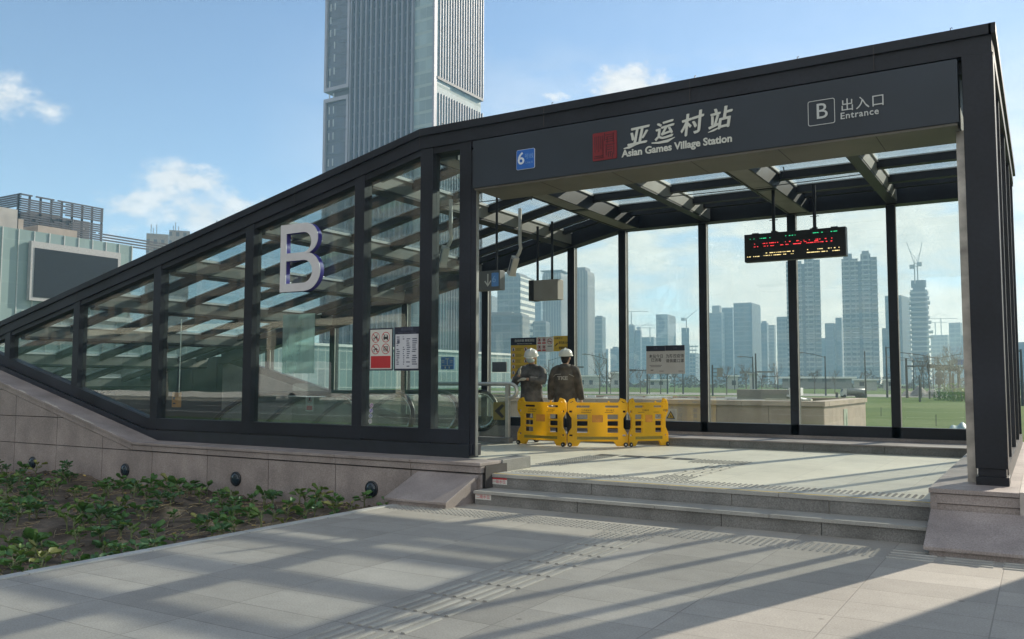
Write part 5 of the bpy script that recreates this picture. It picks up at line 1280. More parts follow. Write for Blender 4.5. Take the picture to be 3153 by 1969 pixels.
# ------------------------------------------------------------------ middle distance: road, lamps, gantries, trees
ASPH = mat('asphalt', (.06, .06, .062), .85, 0, .15, .5, .2, 30)
p1 = at(1400, 1195, 150); ROAD = MB(); ROAD.quad((-420, 95, GZ+.01), (240, 95, GZ+.01), (240, 118, GZ+.01), (-420, 118, GZ+.01)); tag(ROAD.build('far_road', mat('dusty_road', (.22, .21, .19), .9, 0, .2, .2)), kind='structure')
POLE = mat('pole_dark', (.035, .045, .05), .5, .3); POLG = mat('pole_grey', (.16, .17, .17), .5, .4); SIGNB = mat('road_sign_blue', (.02, .07, .25), .5); SIGNK = mat('sign_back_dark', (.03, .035, .04), .6)
def gpt(px, dist): q = at(px, 1180, dist); return Vector((q.x, q.y, GZ))
BR = Vector((cos(YAW), -sin(YAW), 0))
def lamp(px, ptop, dist, arms, label, r=.09, m_=None):
    g0 = gpt(px, dist); H = at(px, ptop, dist).z; e = tag(empty('street_lamp', g0), label, 'street lamp', 'street lamps across the field'); m_ = m_ or POLE
    MB().tube([g0, g0+Vector((0, 0, H*.5)), (g0.x, g0.y, H)], [r*1.25, r, r*.7], 8).build('pole', m_, e)
    for s, L, rise in arms:
        q = Vector((g0.x, g0.y, H-.15)); t = q+BR*s*L+Vector((0, 0, rise)); ob = MB().tube([q, q.lerp(t, .5)+Vector((0, 0, .08*L*.3)), t], .045, 6).build('arm', m_, e)
        d = BR*s; MB().tube([t-d*.05, t+d*.3, t+d*.75], [.05, .12, .05], 6).build('lamp_head', POLG, e)
lamp(1868, 1104, 118, [(-1, 2.6, .7)], 'street lamp with one arm reaching left, right of the rounded tower')
lamp(2319, 1099, 112, [(-1, 1.2, .15)], 'street lamp with a short arm left of the tall sign pole')
lamp(2542, 1097, 112, [(-1, 2.6, .55)], 'street lamp with one arm reaching left in the gap between the twin towers')
lamp(2665, 1082, 95, [], 'plain slim pole before the right twin tower', .07)
lamp(2731, 1068, 100, [(1, .25, .05)], 'street lamp with a stub head just left of the post')
lamp(2890, 1100, 105, [(-1, 4.3, .65), (1, 4.3, .65)], 'double armed street lamp among the traffic lights')
lamp(2813, 1104, 150, [(-1, 3.2, .3), (1, 3.2, .3)], 'farther double armed street lamp left of the traffic light arm')
lamp(2843, 1112, 175, [(-1, 3.4, .3), (1, 3.4, .3)], 'small far double armed street lamp below the traffic light box')
lamp(2874, 1117, 200, [(-1, 3.6, .4), (1, 3.6, .4)], 'farthest double armed street lamp near the double lamp')
lamp(3147, 1076, 70, [(-1, 1.6, .25)], 'street lamp at the right edge beyond the canopy')
lamp(2103, 1098, 120, [(-1, .5, .1)], 'slim lamp right of the mask notice')
lamp(1690, 1108, 140, [(1, 2.4, .6)], 'street lamp behind the two workers')
lamp(2262, 1132, 180, [], 'short plain pole between the gantry sign and the lamps', .08)
lamp(2831, 1155, 80, [], 'short dark post in the grass before the rubble', .07)
lamp(2055, 1130, 120, [], 'dark pole left below the mask notice', .09)
def gantry(px, parm, dist, s, L, box, label, pt=None, extra=None):
    g0 = gpt(px, dist); z = at(px, parm, dist).z; H = at(px, pt, dist).z if pt else z+.3
    e = tag(empty('traffic_light', g0), label, 'traffic light', 'traffic lights and signs on arms'); MB().tube([g0, (g0.x, g0.y, H)], [.14, .10], 8).build('pole', POLE, e)
    q = Vector((g0.x, g0.y, z)); t = q+BR*s*L; MB().tube([q, t], [.09, .05], 6).build('arm', POLE, e)
    bw, bh = box; c = t-BR*s*bw*.5
    k = MB(); aw = Vector((-BR.y, BR.x, 0)); v = [c-BR*bw/2-aw*.12, c+BR*bw/2-aw*.12, c+BR*bw/2+aw*.12, c-BR*bw/2+aw*.12]; k.prism([(p.x, p.y) for p in v], z-bh/2, z+bh/2, 'z'); k.build('signal_box', SIGNK, e)
    m = MB()
    for i in range(3): p = c+BR*bw*(i-1)*.3-aw*.13; m.ell((p.x, p.y, z), bh*.3, bh*.3, bh*.3, 8, 6)
    m.build('signal_lens', BLACKP, e); return e
gantry(2792, 1128, 100, 1, 3.0, (.78, .44), 'traffic light arm with one wide box left of the double lamp', 1105)
gantry(2984, 1133, 95, -1, 3.2, (1.4, .55), 'large traffic light box beside the steel jamb')
gantry(2952, 1136, 92, -1, .9, (.8, .5), 'traffic light box between the double lamp and the blue road sign')
gantry(1993, 1141, 120, -1, 2.4, (.9, .3), 'low traffic light arm reaching left near the bottom of the mask notice')
gantry(2395, 1160, 150, -1, 2.6, (.7, .35), 'small far traffic light arm above a bare tree')
gantry(1735, 1131, 130, 1, 3.0, (.9, .25), 'traffic arm seen between the two workers')
def signpole(px, ptop, dist, boards, label):
    g0 = gpt(px, dist); H = at(px, ptop, dist).z; e = tag(empty('road_sign', g0), label, 'road sign', 'road signs across the field'); MB().tube([g0, (g0.x, g0.y, H)], [.12, .09], 8).build('pole', POLE, e); aw = Vector((-BR.y, BR.x, 0))
    for (u0, u1, z0, z1, mm) in boards:
        v = [g0+BR*u0-aw*.18, g0+BR*u1-aw*.18, g0+BR*u1-aw*.12, g0+BR*u0-aw*.12]; MB().prism([(p.x, p.y) for p in v], z0, z1, 'z').build('board', mm, e)
        zz = (z0+z1)/2; m = MB()
        for z in (z0+.1, zz, z1-.1): m.tube([(g0.x, g0.y, z), (g0.x+BR.x*u1, g0.y+BR.y*u1, z)], .05, 5)
        m.build('arm', POLG, e)
bk = mat('sign_back_grey', (.22, .21, .19), .6)
signpole(2194, 1124, 105, [(.5, 1.15, 1.95, 3.0, bk)], 'road sign back on a pole left of the lamps, three arms')
signpole(2328, 1089, 110, [(-1.9, -.2, 2.4, 2.55, POLG), (.1, 2.1, 2.5, 2.7, POLG)], 'tall pole with sign arms on both sides')
signpole(2925, 1112, 110, [(.5, 2.3, 3.35, 3.95, SIGNB)], 'blue road sign board beside the steel jamb')
e = signpole(2935, 1150, 95, [], 'short pole with round signs near the green bushes'); 
g0 = gpt(2893, 104); rs = tag(empty('round_sign', g0), 'pole with two round signs before the double lamp', 'road sign', 'road signs across the field'); MB().tube([g0, g0+Vector((0, 0, 2.6))], .06, 6).build('pole', POLE, rs)
for z in (2.45, 1.75): m = MB(); m.v = []; m.ell((g0.x, g0.y, g0.z+z), .42, .1, .42, 14, 8); m.build('disc', SIGNK, rs)
# bare street trees
BARK = mat('winter_bark', (.13, .115, .10), .9, 0, .2, 3)
def tree_mesh(seed, H):
    rd = random.Random(seed); tk = MB(); br = MB()
    tk.tube([(0, 0, 0), (.03, 0, H*.25), (rd.uniform(-.06, .06), 0, H*.45), (rd.uniform(-.1, .1), .05, H*.72)], [.075, .06, .045, .02], 7)
    def branch(p, d, L, r, lv):
        q = p+d*L*.5+Vector((rd.uniform(-.1, .1), rd.uniform(-.1, .1), .05))*L; s = p+d*L
        br.tube([p, q, s], [r, r*.75, r*.45], 4)
        if lv < 3:
            for k in range(3 if lv < 2 else 4):
                t = rd.uniform(.35, 1); n = (d+Vector((rd.uniform(-.8, .8), rd.uniform(-.8, .8), rd.uniform(0, .7)))).normalized(); branch(p.lerp(s, t), n, L*rd.uniform(.45, .7), r*.55, lv+1)
    for k in range(9):
        z = H*rd.uniform(.38, .72); az = k*2.4+rd.uniform(-.5, .5); branch(Vector((0, 0, z)), Vector((cos(az)*.6, sin(az)*.6, .9)).normalized(), H*rd.uniform(.2, .34), .026, 0)
    return tk.mesh('trunk', BARK), br.mesh('branches', BARK)
TM = [tree_mesh(k, 3.6) for k in range(3)]
for i, (px, d, s, lb) in enumerate(((1846, 110, 1.25, 'bare winter tree beside the rounded tower foot'), (2237, 115, 1.0, 'bare winter tree right of the gantry sign'), (2298, 110, 1.0, 'bare winter tree just left of the two lamps'), (2387, 125, 1.0, 'bare winter tree under the small traffic arm'),
        (2000, 118, .9, 'bare winter tree left of the mask notice'), (2034, 118, 1.0, 'bare winter tree below the mask notice'), (2076, 125, .9, 'bare winter tree right of the mask notice lamp'), (1935, 118, .9, 'bare winter tree right of a far post'), (1972, 122, .9, 'bare winter tree near the low traffic arm'),
        (2835, 100, 1.1, 'bare winter tree left of the double lamp'), (2861, 95, 1.15, 'bare winter tree below the traffic light box'), (2908, 92, 1.1, 'bare winter tree before the green bushes, left'), (2930, 92, 1.2, 'bare winter tree before the green bushes, right'), (2955, 90, 1.1, 'bare winter tree beside the steel jamb'), (2508, 130, .9, 'bare winter tree before the long low building'), (2570, 135, .8, 'bare winter tree right of the lamp between the twins'), (1880, 118, .85, 'bare winter tree right of the one armed lamp'), (1660, 120, 1.0, 'bare winter tree behind the masked worker'), (1700, 120, 1.0, 'bare winter tree between the workers'), (2345, 118, .8, 'bare winter tree right of the tall sign pole'))):
    g0 = gpt(px, d); e = tag(empty('bare_tree', g0), lb, 'tree', 'bare trees across the field'); e.scale = (s, s, s); e.rotation_euler = (0, 0, i*1.3)
    for nm, me in zip(('trunk', 'branches'), TM[i % 3]): o = bpy.data.objects.new(nm, me); COL.objects.link(o); o.parent = e
# evergreen shrubs near the jamb, shrub belt far off
def shrub(px, d, w, h, label, grp='green shrubs in the verge'):
    g0 = gpt(px, d); rd = random.Random(int(px)); m = MB()
    for k in range(420):
        a, b = rd.uniform(0, 6.28), rd.random(); rr = w*.5*rd.random()**.5; z = h*rd.random()*(1-.55*(rr/(w*.5))**2); s = rd.uniform(.05, .12)
        p = Vector((g0.x+rr*cos(a), g0.y+rr*sin(a), GZ+z)); n1 = Vector((rd.uniform(-1, 1), rd.uniform(-1, 1), rd.uniform(-1, 1))).normalized(); n2 = n1.orthogonal().normalized(); m.quad(p-n1*s, p+n2*s*.6, p+n1*s, p-n2*s*.6)
    e = tag(empty('shrub', g0), label, 'shrub', grp); m.build('foliage', LEAFM[rd.choice((0, 1, 3))], e); s_ = MB(); s_.tube([g0, g0+Vector((0, 0, h*.6))], .04, 5); s_.build('stem', BARK, e)
shrub(2906, 88, 1.9, 1.5, 'low green shrub left under the traffic light box'); shrub(2935, 86, 2.0, 1.6, 'taller green shrub beside the pole with round signs'); shrub(2960, 84, 1.8, 1.3, 'green shrub against the steel jamb'); shrub(2975, 90, 1.6, 1.2, 'small green shrub partly behind the steel jamb')
# distant tree belt as one mass
m = MB(); rd = random.Random(5)
for k in range(5200):
    t = rd.random(); px = 1480+t*1700; d = rd.uniform(250, 300); g0 = gpt(px, d); hh = 3.0+1.6*sin(px*.031)+1.2*sin(px*.083); z = hh*rd.random()**1.4; s = rd.uniform(.25, .7)
    p = Vector((g0.x, g0.y, GZ+z)); n1 = Vector((rd.uniform(-1, 1), rd.uniform(-1, 1), rd.uniform(-.3, 1))).normalized(); n2 = n1.orthogonal().normalized(); m.quad(p-n1*s, p+n2*s*.5, p+n1*s, p-n2*s*.5)
tag(m.build('tree_belt', mat('far_foliage', (.10, .105, .09), .9, 0, .25, .3)), 'hazy belt of bare scrub and trees along the far road', 'trees', kind='stuff')
# long low buildings, wall of dusty hoarding, tanker, bins, rubble, tarp
LW = tag(empty('long_shed', gpt(2510, 230)), 'long low building with a pale flat roof behind the vent structure', 'building')
a, b = gpt(2409, 230), gpt(2622, 230); rt = (b-a).normalized(); aw = Vector((-rt.y, rt.x, 0)); zt2 = at(2500, 1166, 230).z
MB().prism([(p.x, p.y) for p in (a, b, b+aw*10, a+aw*10)], GZ, zt2, 'z').build('wall', facade('shed_wall', (.12, .13, .13), (.26, .26, .25), 3.4, .45, 4, .4, .6), LW)
a2, b2 = a-rt*1.2-aw*1.2, b+rt*1.2-aw*1.2; MB().prism([(p.x, p.y) for p in (a2, b2, b2+aw*12, a2+aw*12)], zt2, zt2+.45, 'z').build('roof', WHITEP, LW)
for (xl, xr, yt, d, lb) in ((2240, 2272, 1160, 210, 'small pale hut behind the bare trees'), (2308, 2332, 1152, 215, 'small bright walled hut behind the two lamps'), (1990, 2060, 1172, 220, 'low grey hut below the mask notice'), (1775, 1845, 1160, 220, 'low white hut at the foot of the rounded tower'), (1880, 1925, 1150, 230, 'low white arched hut right of the one armed lamp'), (2720, 2765, 1172, 200, 'pale site wall behind the post'), (2630, 2700, 1172, 190, 'grey site hut behind the tanker')):
    a, b = gpt(xl, d), gpt(xr, d); rt = (b-a).normalized(); aw = Vector((-rt.y, rt.x, 0)); z = at(xl, yt, d).z; e = tag(empty('site_hut', a), lb, 'hut', 'low huts along the far road')
    MB().prism([(p.x, p.y) for p in (a, b, b+aw*5, a+aw*5)], GZ, z, 'z').build('wall', mat('hut_pale', (.40, .40, .38), .7, 0, .1, .3), e)
    MB().prism([(p.x, p.y) for p in (a-rt*.4-aw*.5, b+rt*.4-aw*.5, b+rt*.4+aw*5.5, a-rt*.4+aw*5.5)], z, z+.3, 'z').build('roof', WHITEP, e)
    m = MB(); L = (b-a).length; k = 1.0
    while k < L-1.2: p = a+rt*k-aw*.02; q = p+rt*.9; m.prism([(v.x, v.y) for v in (p, q, q+aw*.015, p+aw*.015)], GZ+.9, GZ+min(2.0, z-GZ-.3), 'z'); k += 2.2
    m.build('window', SIGNK, e)
def along(c, rt, m):                     # put a model built along +x at c
    ang = atan2(rt.y, rt.x); return Matrix.Translation(c) @ Matrix.Rotation(ang, 4, 'Z')
TK = tag(empty('tanker_truck', gpt(2630, 98)), 'grey tanker truck parked on the far road facing left', 'truck'); Mx = along(gpt(2630, 98), BR, 0)
def xf(mb): mb.v = [tuple(Mx @ Vector(v)) for v in mb.v]; return mb
sc_ = .42
m = MB(); m.tube([(-1.0*sc_*2, 0, .66), (-.95*sc_*2, 0, .66), (1.3*sc_*2, 0, .66), (1.35*sc_*2, 0, .66)], [.2, .30, .30, .2], 16); xf(m).build('tank', mat('tank_grey', (.24, .26, .26), .5), TK, True)
m = MB(); m.prism([(-1.38, .22), (-.92, .22), (-.92, .98), (-1.22, .98), (-1.38, .62)], -.32, .32, 'y'); xf(m).build('cab', mat('cab_white', (.55, .56, .55), .4), TK)
m = MB(); m.prism([(-1.385, .62), (-1.34, .62), (-1.21, .92), (-1.24, .94)], -.28, .28, 'y'); xf(m).build('windscreen', LENS, TK); m = MB(); m.box(-1.3, 1.2, -.26, .26, .20, .36); xf(m).build('chassis', BLACKP, TK)
for x in (-1.15, .35, .72, 1.02): m = MB(); m.cyl((x, -.34, .17), (x, .34, .17), .17, 14); xf(m).build('wheel', RUB, TK)
for px, d, lb in ((2352, 85, 'grey litter bin on the grass, left of two'), (2389, 85, 'dark litter bin on the grass, right of two'), (2576, 88, 'dark litter bin left of the tanker truck')):
    g0 = gpt(px, d); e = tag(empty('litter_bin', g0), lb, 'litter bin', 'litter bins on the grass'); MB().box(g0.x-.11, g0.x+.11, g0.y-.1, g0.y+.1, GZ, GZ+.58).build('body', SIGNK, e, bevel=.02); MB().box(g0.x-.13, g0.x+.13, g0.y-.12, g0.y+.12, GZ+.585, GZ+.66).build('lid', POLG, e, bevel=.02)
def mound(px0, px1, d, h, m_, name, label, cat, wy=6, rough=.15):
    a, b = gpt(px0, d), gpt(px1, d); rt = (b-a); L = rt.length; rt.normalize(); aw = Vector((-rt.y, rt.x, 0)); rd = random.Random(int(px0)); mb = MB(); nu, nv = 40, 14
    for i in range(nu+1):
        for k in range(nv+1):
            u, v = i/nu, k/nv; z = h*(sin(pi*u)**.6)*(sin(pi*v)**.8)*(1+.3*sin(u*17)+rd.uniform(-rough, rough)); p = a+rt*L*u+aw*wy*v; mb.v.append((p.x, p.y, GZ-.05+z))
    for i in range(nu):
        for k in range(nv): q = i*(nv+1)+k; mb.f.append([q, q+nv+1, q+nv+2, q+1]); mb.mi.append(0)
    return tag(mb.build(name, m_, smooth=True), label, cat)
mound(2770, 2900, 110, .95, mat('rubble_grey', (.20, .185, .17), .95, 0, .25, 1.2), 'rubble_mound', 'grey soil and rubble mound beyond the grass', 'mound')
mound(2915, 3010, 34, .2, mat('tarp_blue', (.12, .22, .25), .6, 0, .1, 1), 'tarpaulin_heap', 'pale blue tarpaulin heap on the grass by the jamb', 'tarpaulin', 1.6, .01)
for k in range(3): mound((2776, 2700, 3120)[k], (3300, 2790, 3400)[k], (38, 60, 40)[k], .06, MATS['field_grass'] if 'field_grass' in MATS else bpy.data.materials['field_grass'], 'grass_bank', ('long low dark grass bank across the field', 'short grass bank behind the post', 'grass bank at the right edge')[k], 'grass bank', 1.2, .3)
# thin stakes in the lawn
for px, d, lb in ((2710, 45, 'thin stake in the grass right of the vent structure'), (2878, 36, 'thin stake in the grass before the rubble')):
    g0 = gpt(px, d); tag(MB().tube([g0, g0+Vector((.01, 0, .42))], .014, 5).build('garden_stake', POLE), lb, 'stake')

# ------------------------------------------------------------------ granite vent structure behind the entrance
VT = tag(empty('vent_structure', (-2, 14, 0)), 'low granite vent structure with coping on the grass behind the canopy', 'vent structure')
vx, vy0, vy1, vz = 3.88, 12.0, 17.4, .905
VG = mat('vent_granite', (.45, .345, .28), .65, 0, .1, 2, .12, 60)
MB().box(-13.9, vx-.035, vy0+.035, vy1-.03, GZ, vz-.05).build('core', GRAN_D, VT)
m = MB(); x = vx
while x > -13: m.box(max(x-1.24, -13.9), x-.006, vy0, vy0+.03, .12, vz-.12); m.box(max(x-1.24, -13.9), x-.006, vy0, vy0+.03, GZ, .112); x -= 1.246
y = vy0+.036
while y < vy1: m.box(vx-.03, vx, y, min(y+.9, vy1)-.006, .12, vz-.12); m.box(vx-.03, vx, y, min(y+.9, vy1)-.006, GZ, .112); y += .905
m.build('wall', VG, VT)
m = MB(); x = vx+.04
while x > -13: m.box(max(x-1.9, -13.9), x-.006, vy0-.05, vy0+.4, vz-.11, vz); x -= 1.906
m.box(vx-.36, vx+.04, vy0+.405, vy1+.05, vz-.11, vz); m.box(-13.9, vx-.37, vy1-.35, vy1+.05, vz-.11, vz); m.build('coping', VG, VT)
MB().box(-13.9, vx-.37, vy0+.41, vy1-.36, vz-.2, vz-.05).build('roof_slab', mat('roof_gravel', (.42, .42, .38), .9, 0, .3, 3, .3, 20), VT)
m = MB(); rd = random.Random(4)
for k in range(110): x_, y_ = rd.uniform(-10, 2.6), rd.uniform(vy0+.5, vy1-.6); s = rd.uniform(.06, .3); m.prism([(x_-s, y_-.05), (x_+s, y_-.03), (x_+s*.8, y_+.06), (x_-s*.7, y_+.08)], vz-.05, vz-.02+rd.uniform(0, .04), 'z')
tag(m.build('plaster_scraps', WHITEP), 'scattered white plaster scraps on the roof of the vent structure', 'scraps', kind='stuff')
c = ony(2440, 1205, 14.5); m = MB(); m.box(1.25, 2.55, 14.1, 15.0, vz-.05, 1.15); tag(m.build('roof_hatch_box', mat('hatch_grey', (.27, .27, .245), .7, 0, .08, 1)), 'plain grey box housing standing on the vent structure roof', 'box')
HL = tag(empty('white_hatch', (2.75, 14.3, vz)), 'small white hood with a sloping lid beside the grey box on the vent roof', 'hatch')
MB().box(2.56, 2.86, 14.2, 14.5, 1.0, 1.2).build('hood', WHITEP, HL, bevel=.01); m = MB(); m.prism([(2.56, 1.02), (2.95, .93), (3.08, .84), (3.06, .80), (2.9, .88), (2.56, .98)], 14.0, 14.4, 'y'); m.build('lid', WHITEP, HL)
MB().box(2.3, 3.4, 12.9, 13.1, vz-.05, vz+.03).build('board_strip', mat('pale_board', (.6, .57, .48), .6), None)
tag(bpy.data.objects['board_strip'], 'pale plank lying along the vent roof edge', 'plank')
PP = tag(empty('wall_notice', (vx, 14.9, .45)), 'small pale green notice with a tree shape on the sunlit end of the vent structure', 'notice')
MB().box(vx+.001, vx+.012, 14.25, 14.72, .1, .68).build('sheet', mat('notice_pale_green', (.40, .45, .36), .6), PP); m = MB(); m.prism([(14.5, .25), (14.62, .25), (14.56, .58)], vx+.0125, vx+.016, 'x'); m.build('notice_mark', mat('print_green', (.07, .16, .07), .6), PP)

# ------------------------------------------------------------------ street behind the camera (seen mirrored in the glass)
tag(MB().box(-220, 60, -33, -17, GZ-.2, -.06).build('street', ASPH), kind='structure')
m = MB()
for k in range(34): x = -160+k*6; m.box(x, x+3, -25.1, -24.95, -.06, -.055)
m.box(-220, 60, -18.2, -18.05, -.06, -.055); m.box(-220, 60, -32.3, -32.15, -.06, -.055); tag(m.build('road_marking', WHITEP), kind='structure')
tag(MB().box(-220, 60, -40, -33.01, GZ-.2, .06).build('far_pavement', mat('pavement_grey', (.30, .29, .26), .8, 0, .1, .5)), kind='structure')
HO = tag(empty('site_hoarding', (-60, -38, 0)), 'long dark green site hoarding across the street behind the viewer', 'hoarding')
MB().box(-150, -14, -38.3, -38.2, .06, 4.6).build('panel', mat('hoarding_green', (.035, .085, .062), .55, 0, .12, .3), HO)
m = MB()
for k in range(46): m.box(-150+k*3, -149.85+k*3, -38.2, -38.1, .06, 4.7)
m.build('upright', mat('hoarding_post', (.05, .10, .08), .5), HO); MB().box(-150, -14, -38.21, -38.05, .06, .5).build('skirting', WHITEP, HO)
GT = tag(empty('steel_gateway', (-40, -36, 0)), 'pale steel gateway frame before the green hoarding', 'gateway')
for nm, bs in (('upright', [(-52, -51.6, .06, 5.2), (-40, -39.6, .06, 5.2), (-28, -27.6, .06, 5.2)]), ('beam', [(-64, -27.6, 5.2, 5.7)])):
    for b_ in bs: MB().box(b_[0], b_[1], -36.4, -36, b_[2], b_[3]).build(nm, mat('gateway_cream', (.62, .58, .47), .5), GT)
AP = facade('apartment_brown', (.02, .024, .028), (.13, .105, .085), 3.2, .42, 3.6, .38, .4, .4)
for i, (xa, xb, y0_, h, lb) in enumerate(((-58, -34, -66, 70, 'brown apartment tower across the street, nearest the entrance'), (-92, -66, -72, 78, 'brown apartment tower across the street, middle one'), (-134, -100, -70, 66, 'brown apartment tower across the street, far one'), (-33, -5, -90, 30, 'lower brown apartment block across the street'))):
    e = tag(empty('apartment_tower', ((xa+xb)/2, y0_, 0)), lb, 'apartment tower', 'apartment towers behind the viewer'); MB().box(xa, xb, y0_-18, y0_, GZ, h).build('wall', AP, e)
    m = MB(); z = 3.2
    while z < h-2:
        for x in (xa+2, xa+10, xb-8): m.box(x, x+6, y0_, y0_+1.5, z, z+.25); m.box(x, x+6, y0_+1.4, y0_+1.5, z+.25, z+1.1)
        z += 3.2
    m.build('balcony', mat('balcony_tan', (.19, .16, .13), .7), e); m = MB()
    for x in (xa+.0, xa+8.6, xb-1.2): m.box(x, x+1.2, y0_+.01, y0_+.8, GZ, h+1)
    m.build('pier', mat('pier_brown', (.15, .12, .095), .7), e)
e = tag(empty('box_van', (-30, -30, 0)), 'white and grey box van parked across the street behind the viewer', 'van')
MB().box(-33.4, -29.2, -31.2, -29.2, .4, 2.5).build('body', WHITEP, e, bevel=.06); m = MB(); m.prism([(-35, .4), (-33.42, .4), (-33.42, 2.2), (-34.2, 2.2), (-35, 1.3)], -31.1, -29.3, 'y'); m.build('cab', mat('van_grey', (.35, .36, .37), .4), e)
m = MB(); m.prism([(-34.93, 1.35), (-34.2, 2.12), (-33.9, 2.12), (-33.9, 1.35)], -29.3, -29.27, 'y'); m.build('window', LENS, e)
for x in (-34.2, -30.4): MB().cyl((x, -31.1, .3), (x, -29.1, .3), .36, 16).build('wheel', RUB, e)

# ------------------------------------------------------------------ unseen slab, placed off to the right to throw the shadow at lower right
SUN_AZ = (0.334, 0.9426); SUN_EL = R(26.0)
e = tag(empty('sun_blocker', (11.5, 4.0, 0)), 'unseen dark pylon beyond the right edge of the picture', 'blocker')
MB().box(9.58, 13.2, 2.6, 2.95, .43, 6.4).build('board', DM2, e, bevel=.02); MB().box(9.5, 13.3, 2.5, 3.05, .43, .60).build('base', GRAN_G, e)

# ------------------------------------------------------------------ air, sky, sun
def hazebox():
    m, nt, ns, ls = newmat('haze_air'); out = N(ns, 'ShaderNodeOutputMaterial'); v = N(ns, 'ShaderNodeVolumePrincipled'); v.inputs['Density'].default_value = HAZE_D; v.inputs['Color'].default_value = (.46, .74, 1.0, 1); v.inputs['Anisotropy'].default_value = .0
    ls.new(v.outputs[0], out.inputs['Volume']); o = MB().box(-800, 260, -140, 1035, GZ-1.0, 158).build('haze', m); tag(o, 'thin blue haze in the air over the whole place', 'haze', kind='stuff')
HAZE_D = .00062
hazebox()
w = bpy.data.worlds.new('World'); sc.world = w; w.use_nodes = True; nt = w.node_tree; ns, ls = nt.nodes, nt.links; ns.clear()
wo = N(ns, 'ShaderNodeOutputWorld'); sky = N(ns, 'ShaderNodeTexSky'); sky.sky_type = 'NISHITA'; sky.sun_disc = False; sky.sun_elevation = SUN_EL; sky.sun_rotation = atan2(SUN_AZ[0], SUN_AZ[1]); sky.dust_density = .08; sky.air_density = 1.0; sky.ozone_density = 2.2; sky.altitude = 0
tc = N(ns, 'ShaderNodeTexCoord'); nrm = N(ns, 'ShaderNodeVectorMath', operation='NORMALIZE'); ls.new(tc.outputs['Generated'], nrm.inputs[0]); D = nrm.outputs[0]
sp = N(ns, 'ShaderNodeSeparateXYZ'); ls.new(D, sp.inputs[0])
el = math_(ns, ls, 'ARCSINE', sp.outputs[2]); az = math_(ns, ls, 'ARCTAN2', sp.outputs[0], sp.outputs[1])
def fbm(scale, zs, det=9, rough=.6, off=0):
    mp = N(ns, 'ShaderNodeMapping'); mp.inputs['Scale'].default_value = (1, 1, zs); mp.inputs['Location'].default_value = (off, off*.7, 0); ls.new(D, mp.inputs['Vector']); n = N(ns, 'ShaderNodeTexNoise'); n.inputs['Scale'].default_value = scale; n.inputs['Detail'].default_value = det; n.inputs['Roughness'].default_value = rough; ls.new(mp.outputs[0], n.inputs['Vector']); return n.outputs['Fac']
n1 = fbm(13, 1.5); n2 = fbm(34, 1.7, 9, .62, 3.1)
nn = math_(ns, ls, 'ADD', math_(ns, ls, 'MULTIPLY', n1, .62), math_(ns, ls, 'MULTIPLY', n2, .38))
def azel(px, py): q = ray(px*KX, py*KX).normalized(); return atan2(q.x, q.y), math.asin(q.z)
tot = None
for (x0, x1, y0, y1, st_) in ((-120, 175, 165, 285, 1.0), (320, 580, 372, 480, 1.0), (255, 700, 425, 555, .95), (225, 345, 515, 590, .6), (620, 665, 402, 445, .30), (1375, 1590, 140, 262, 1.0), (1255, 1355, 212, 255, .7), (2355, 2460, 18, 56, .55), (2370, 2640, 470, 760, .7), (-10, 55, 84, 106, .25)):
    a0, e0 = azel((x0+x1)/2, (y0+y1)/2); ra = abs(azel(x1, (y0+y1)/2)[0]-azel(x0, (y0+y1)/2)[0])/2; re = abs(azel((x0+x1)/2, y0)[1]-azel((x0+x1)/2, y1)[1])/2
    u = math_(ns, ls, 'DIVIDE', math_(ns, ls, 'SUBTRACT', az, a0), ra); v = math_(ns, ls, 'DIVIDE', math_(ns, ls, 'SUBTRACT', el, e0), re)
    d2 = math_(ns, ls, 'ADD', math_(ns, ls, 'MULTIPLY', u, u), math_(ns, ls, 'MULTIPLY', v, v)); b_ = math_(ns, ls, 'MULTIPLY', math_(ns, ls, 'SUBTRACT', 1.15, math_(ns, ls, 'MULTIPLY', d2, .75)), st_)
    b_ = math_(ns, ls, 'MAXIMUM', b_, -1.0)
    tot = b_ if tot is None else math_(ns, ls, 'MAXIMUM', tot, b_)
cum = math_(ns, ls, 'ADD', tot, math_(ns, ls, 'MULTIPLY', math_(ns, ls, 'SUBTRACT', nn, .5), 5.0))
mr = N(ns, 'ShaderNodeMapRange'); mr.interpolation_type = 'SMOOTHSTEP'; mr.inputs[1].default_value = .35; mr.inputs[2].default_value = 1.35; ls.new(cum, mr.inputs[0]); cm = mr.outputs[0]
# broken low cloud over the skyline
n3 = fbm(7, 3.2, 8, .58, 7.7); lowm = N(ns, 'ShaderNodeMapRange'); lowm.interpolation_type = 'SMOOTHSTEP'; lowm.inputs[1].default_value = .24; lowm.inputs[2].default_value = .54; ls.new(n3, lowm.inputs[0])
eb = N(ns, 'ShaderNodeMapRange'); eb.inputs[1].default_value = .40; eb.inputs[2].default_value = .17; ls.new(el, eb.inputs[0])
ab = N(ns, 'ShaderNodeMapRange'); ab.inputs[1].default_value = -.85; ab.inputs[2].default_value = -.50; ls.new(az, ab.inputs[0])
lo_ = math_(ns, ls, 'MULTIPLY', math_(ns, ls, 'MULTIPLY', lowm.outputs[0], eb.outputs[0]), math_(ns, ls, 'MULTIPLY', ab.outputs[0], .92))
veil = N(ns, 'ShaderNodeMapRange'); veil.interpolation_type = 'SMOOTHSTEP'; veil.inputs[1].default_value = -.75; veil.inputs[2].default_value = .1; veil.inputs[3].default_value = 0; veil.inputs[4].default_value = .2; ls.new(az, veil.inputs[0])
mask = math_(ns, ls, 'MAXIMUM', math_(ns, ls, 'MULTIPLY', cm, .92), math_(ns, ls, 'MAXIMUM', lo_, veil.outputs[0]))
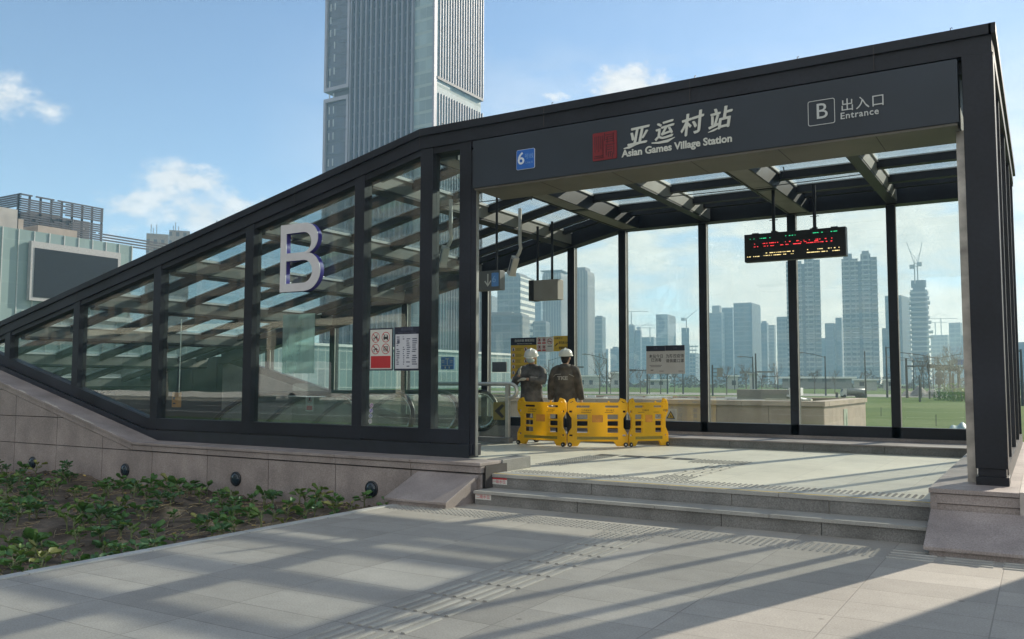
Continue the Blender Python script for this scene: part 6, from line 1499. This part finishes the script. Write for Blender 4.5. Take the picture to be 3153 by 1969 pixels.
# unseen broken cloud deck, added behind the viewer to lift light in the shade
dtb = N(ns, 'ShaderNodeVectorMath', operation='DOT_PRODUCT'); ls.new(D, dtb.inputs[0]); dtb.inputs[1].default_value = (.25, -.95, .2)
bm = N(ns, 'ShaderNodeMapRange'); bm.interpolation_type = 'SMOOTHSTEP'; bm.inputs[1].default_value = .05; bm.inputs[2].default_value = .5; ls.new(dtb.outputs['Value'], bm.inputs[0])
bn = N(ns, 'ShaderNodeMapRange'); bn.interpolation_type = 'SMOOTHSTEP'; bn.inputs[1].default_value = .36; bn.inputs[2].default_value = .56; ls.new(n3, bn.inputs[0])
back = math_(ns, ls, 'MULTIPLY', bm.outputs[0], bn.outputs[0]); mask = math_(ns, ls, 'MAXIMUM', mask, back)
# cloud brightness: lit tops, greyer bodies, following the noise
cb_ = N(ns, 'ShaderNodeMapRange'); cb_.inputs[1].default_value = .3; cb_.inputs[2].default_value = .75; cb_.inputs[3].default_value = .78; cb_.inputs[4].default_value = 1.06; ls.new(n2, cb_.inputs[0])
cbs = math_(ns, ls, 'MULTIPLY', cb_.outputs[0], math_(ns, ls, 'ADD', 1.0, math_(ns, ls, 'ADD', math_(ns, ls, 'MULTIPLY', back, .35), math_(ns, ls, 'MULTIPLY', lo_, .5))))
cc = N(ns, 'ShaderNodeVectorMath', operation='SCALE'); ls.new(mixc(ns, ls, lo_, (1.0, .985, .95), (1.0, .91, .74)), cc.inputs[0]); ls.new(cbs, cc.inputs['Scale'])
SKYS, CLOUDS = .070, .44
b1 = N(ns, 'ShaderNodeBackground'); b1.inputs[1].default_value = SKYS; ls.new(sky.outputs[0], b1.inputs[0]); b2 = N(ns, 'ShaderNodeBackground'); b2.inputs[1].default_value = CLOUDS; ls.new(cc.outputs[0], b2.inputs[0])
mx = N(ns, 'ShaderNodeMixShader'); ls.new(mask, mx.inputs[0]); ls.new(b1.outputs[0], mx.inputs[1]); ls.new(b2.outputs[0], mx.inputs[2]); ls.new(mx.outputs[0], wo.inputs[0])
ld = bpy.data.lights.new('sun', 'SUN'); ld.energy = 3.3; ld.angle = R(.53); ld.color = (1., .89, .72); so = bpy.data.objects.new('sun', ld); COL.objects.link(so)
sd = Vector((SUN_AZ[0]*cos(SUN_EL), SUN_AZ[1]*cos(SUN_EL), sin(SUN_EL))); so.rotation_euler = sd.to_track_quat('Z', 'Y').to_euler(); so.location = (0, 0, 60)

sc.view_settings.view_transform = 'Standard'; sc.view_settings.look = 'None'; sc.view_settings.exposure = 1.25; sc.view_settings.gamma = 1
cy = sc.cycles
cy.max_bounces = 10; cy.diffuse_bounces = 3; cy.glossy_bounces = 4; cy.transmission_bounces = 4; cy.transparent_max_bounces = 40; cy.volume_bounces = 1
cy.use_denoising = True; cy.sample_clamp_indirect = 4; cy.caustics_reflective = False; cy.caustics_refractive = False
try: cy.denoiser = 'OPENIMAGEDENOISE'; cy.denoising_input_passes = 'RGB_ALBEDO_NORMAL'; cy.denoising_prefilter = 'ACCURATE'
except Exception as ex: print(ex)
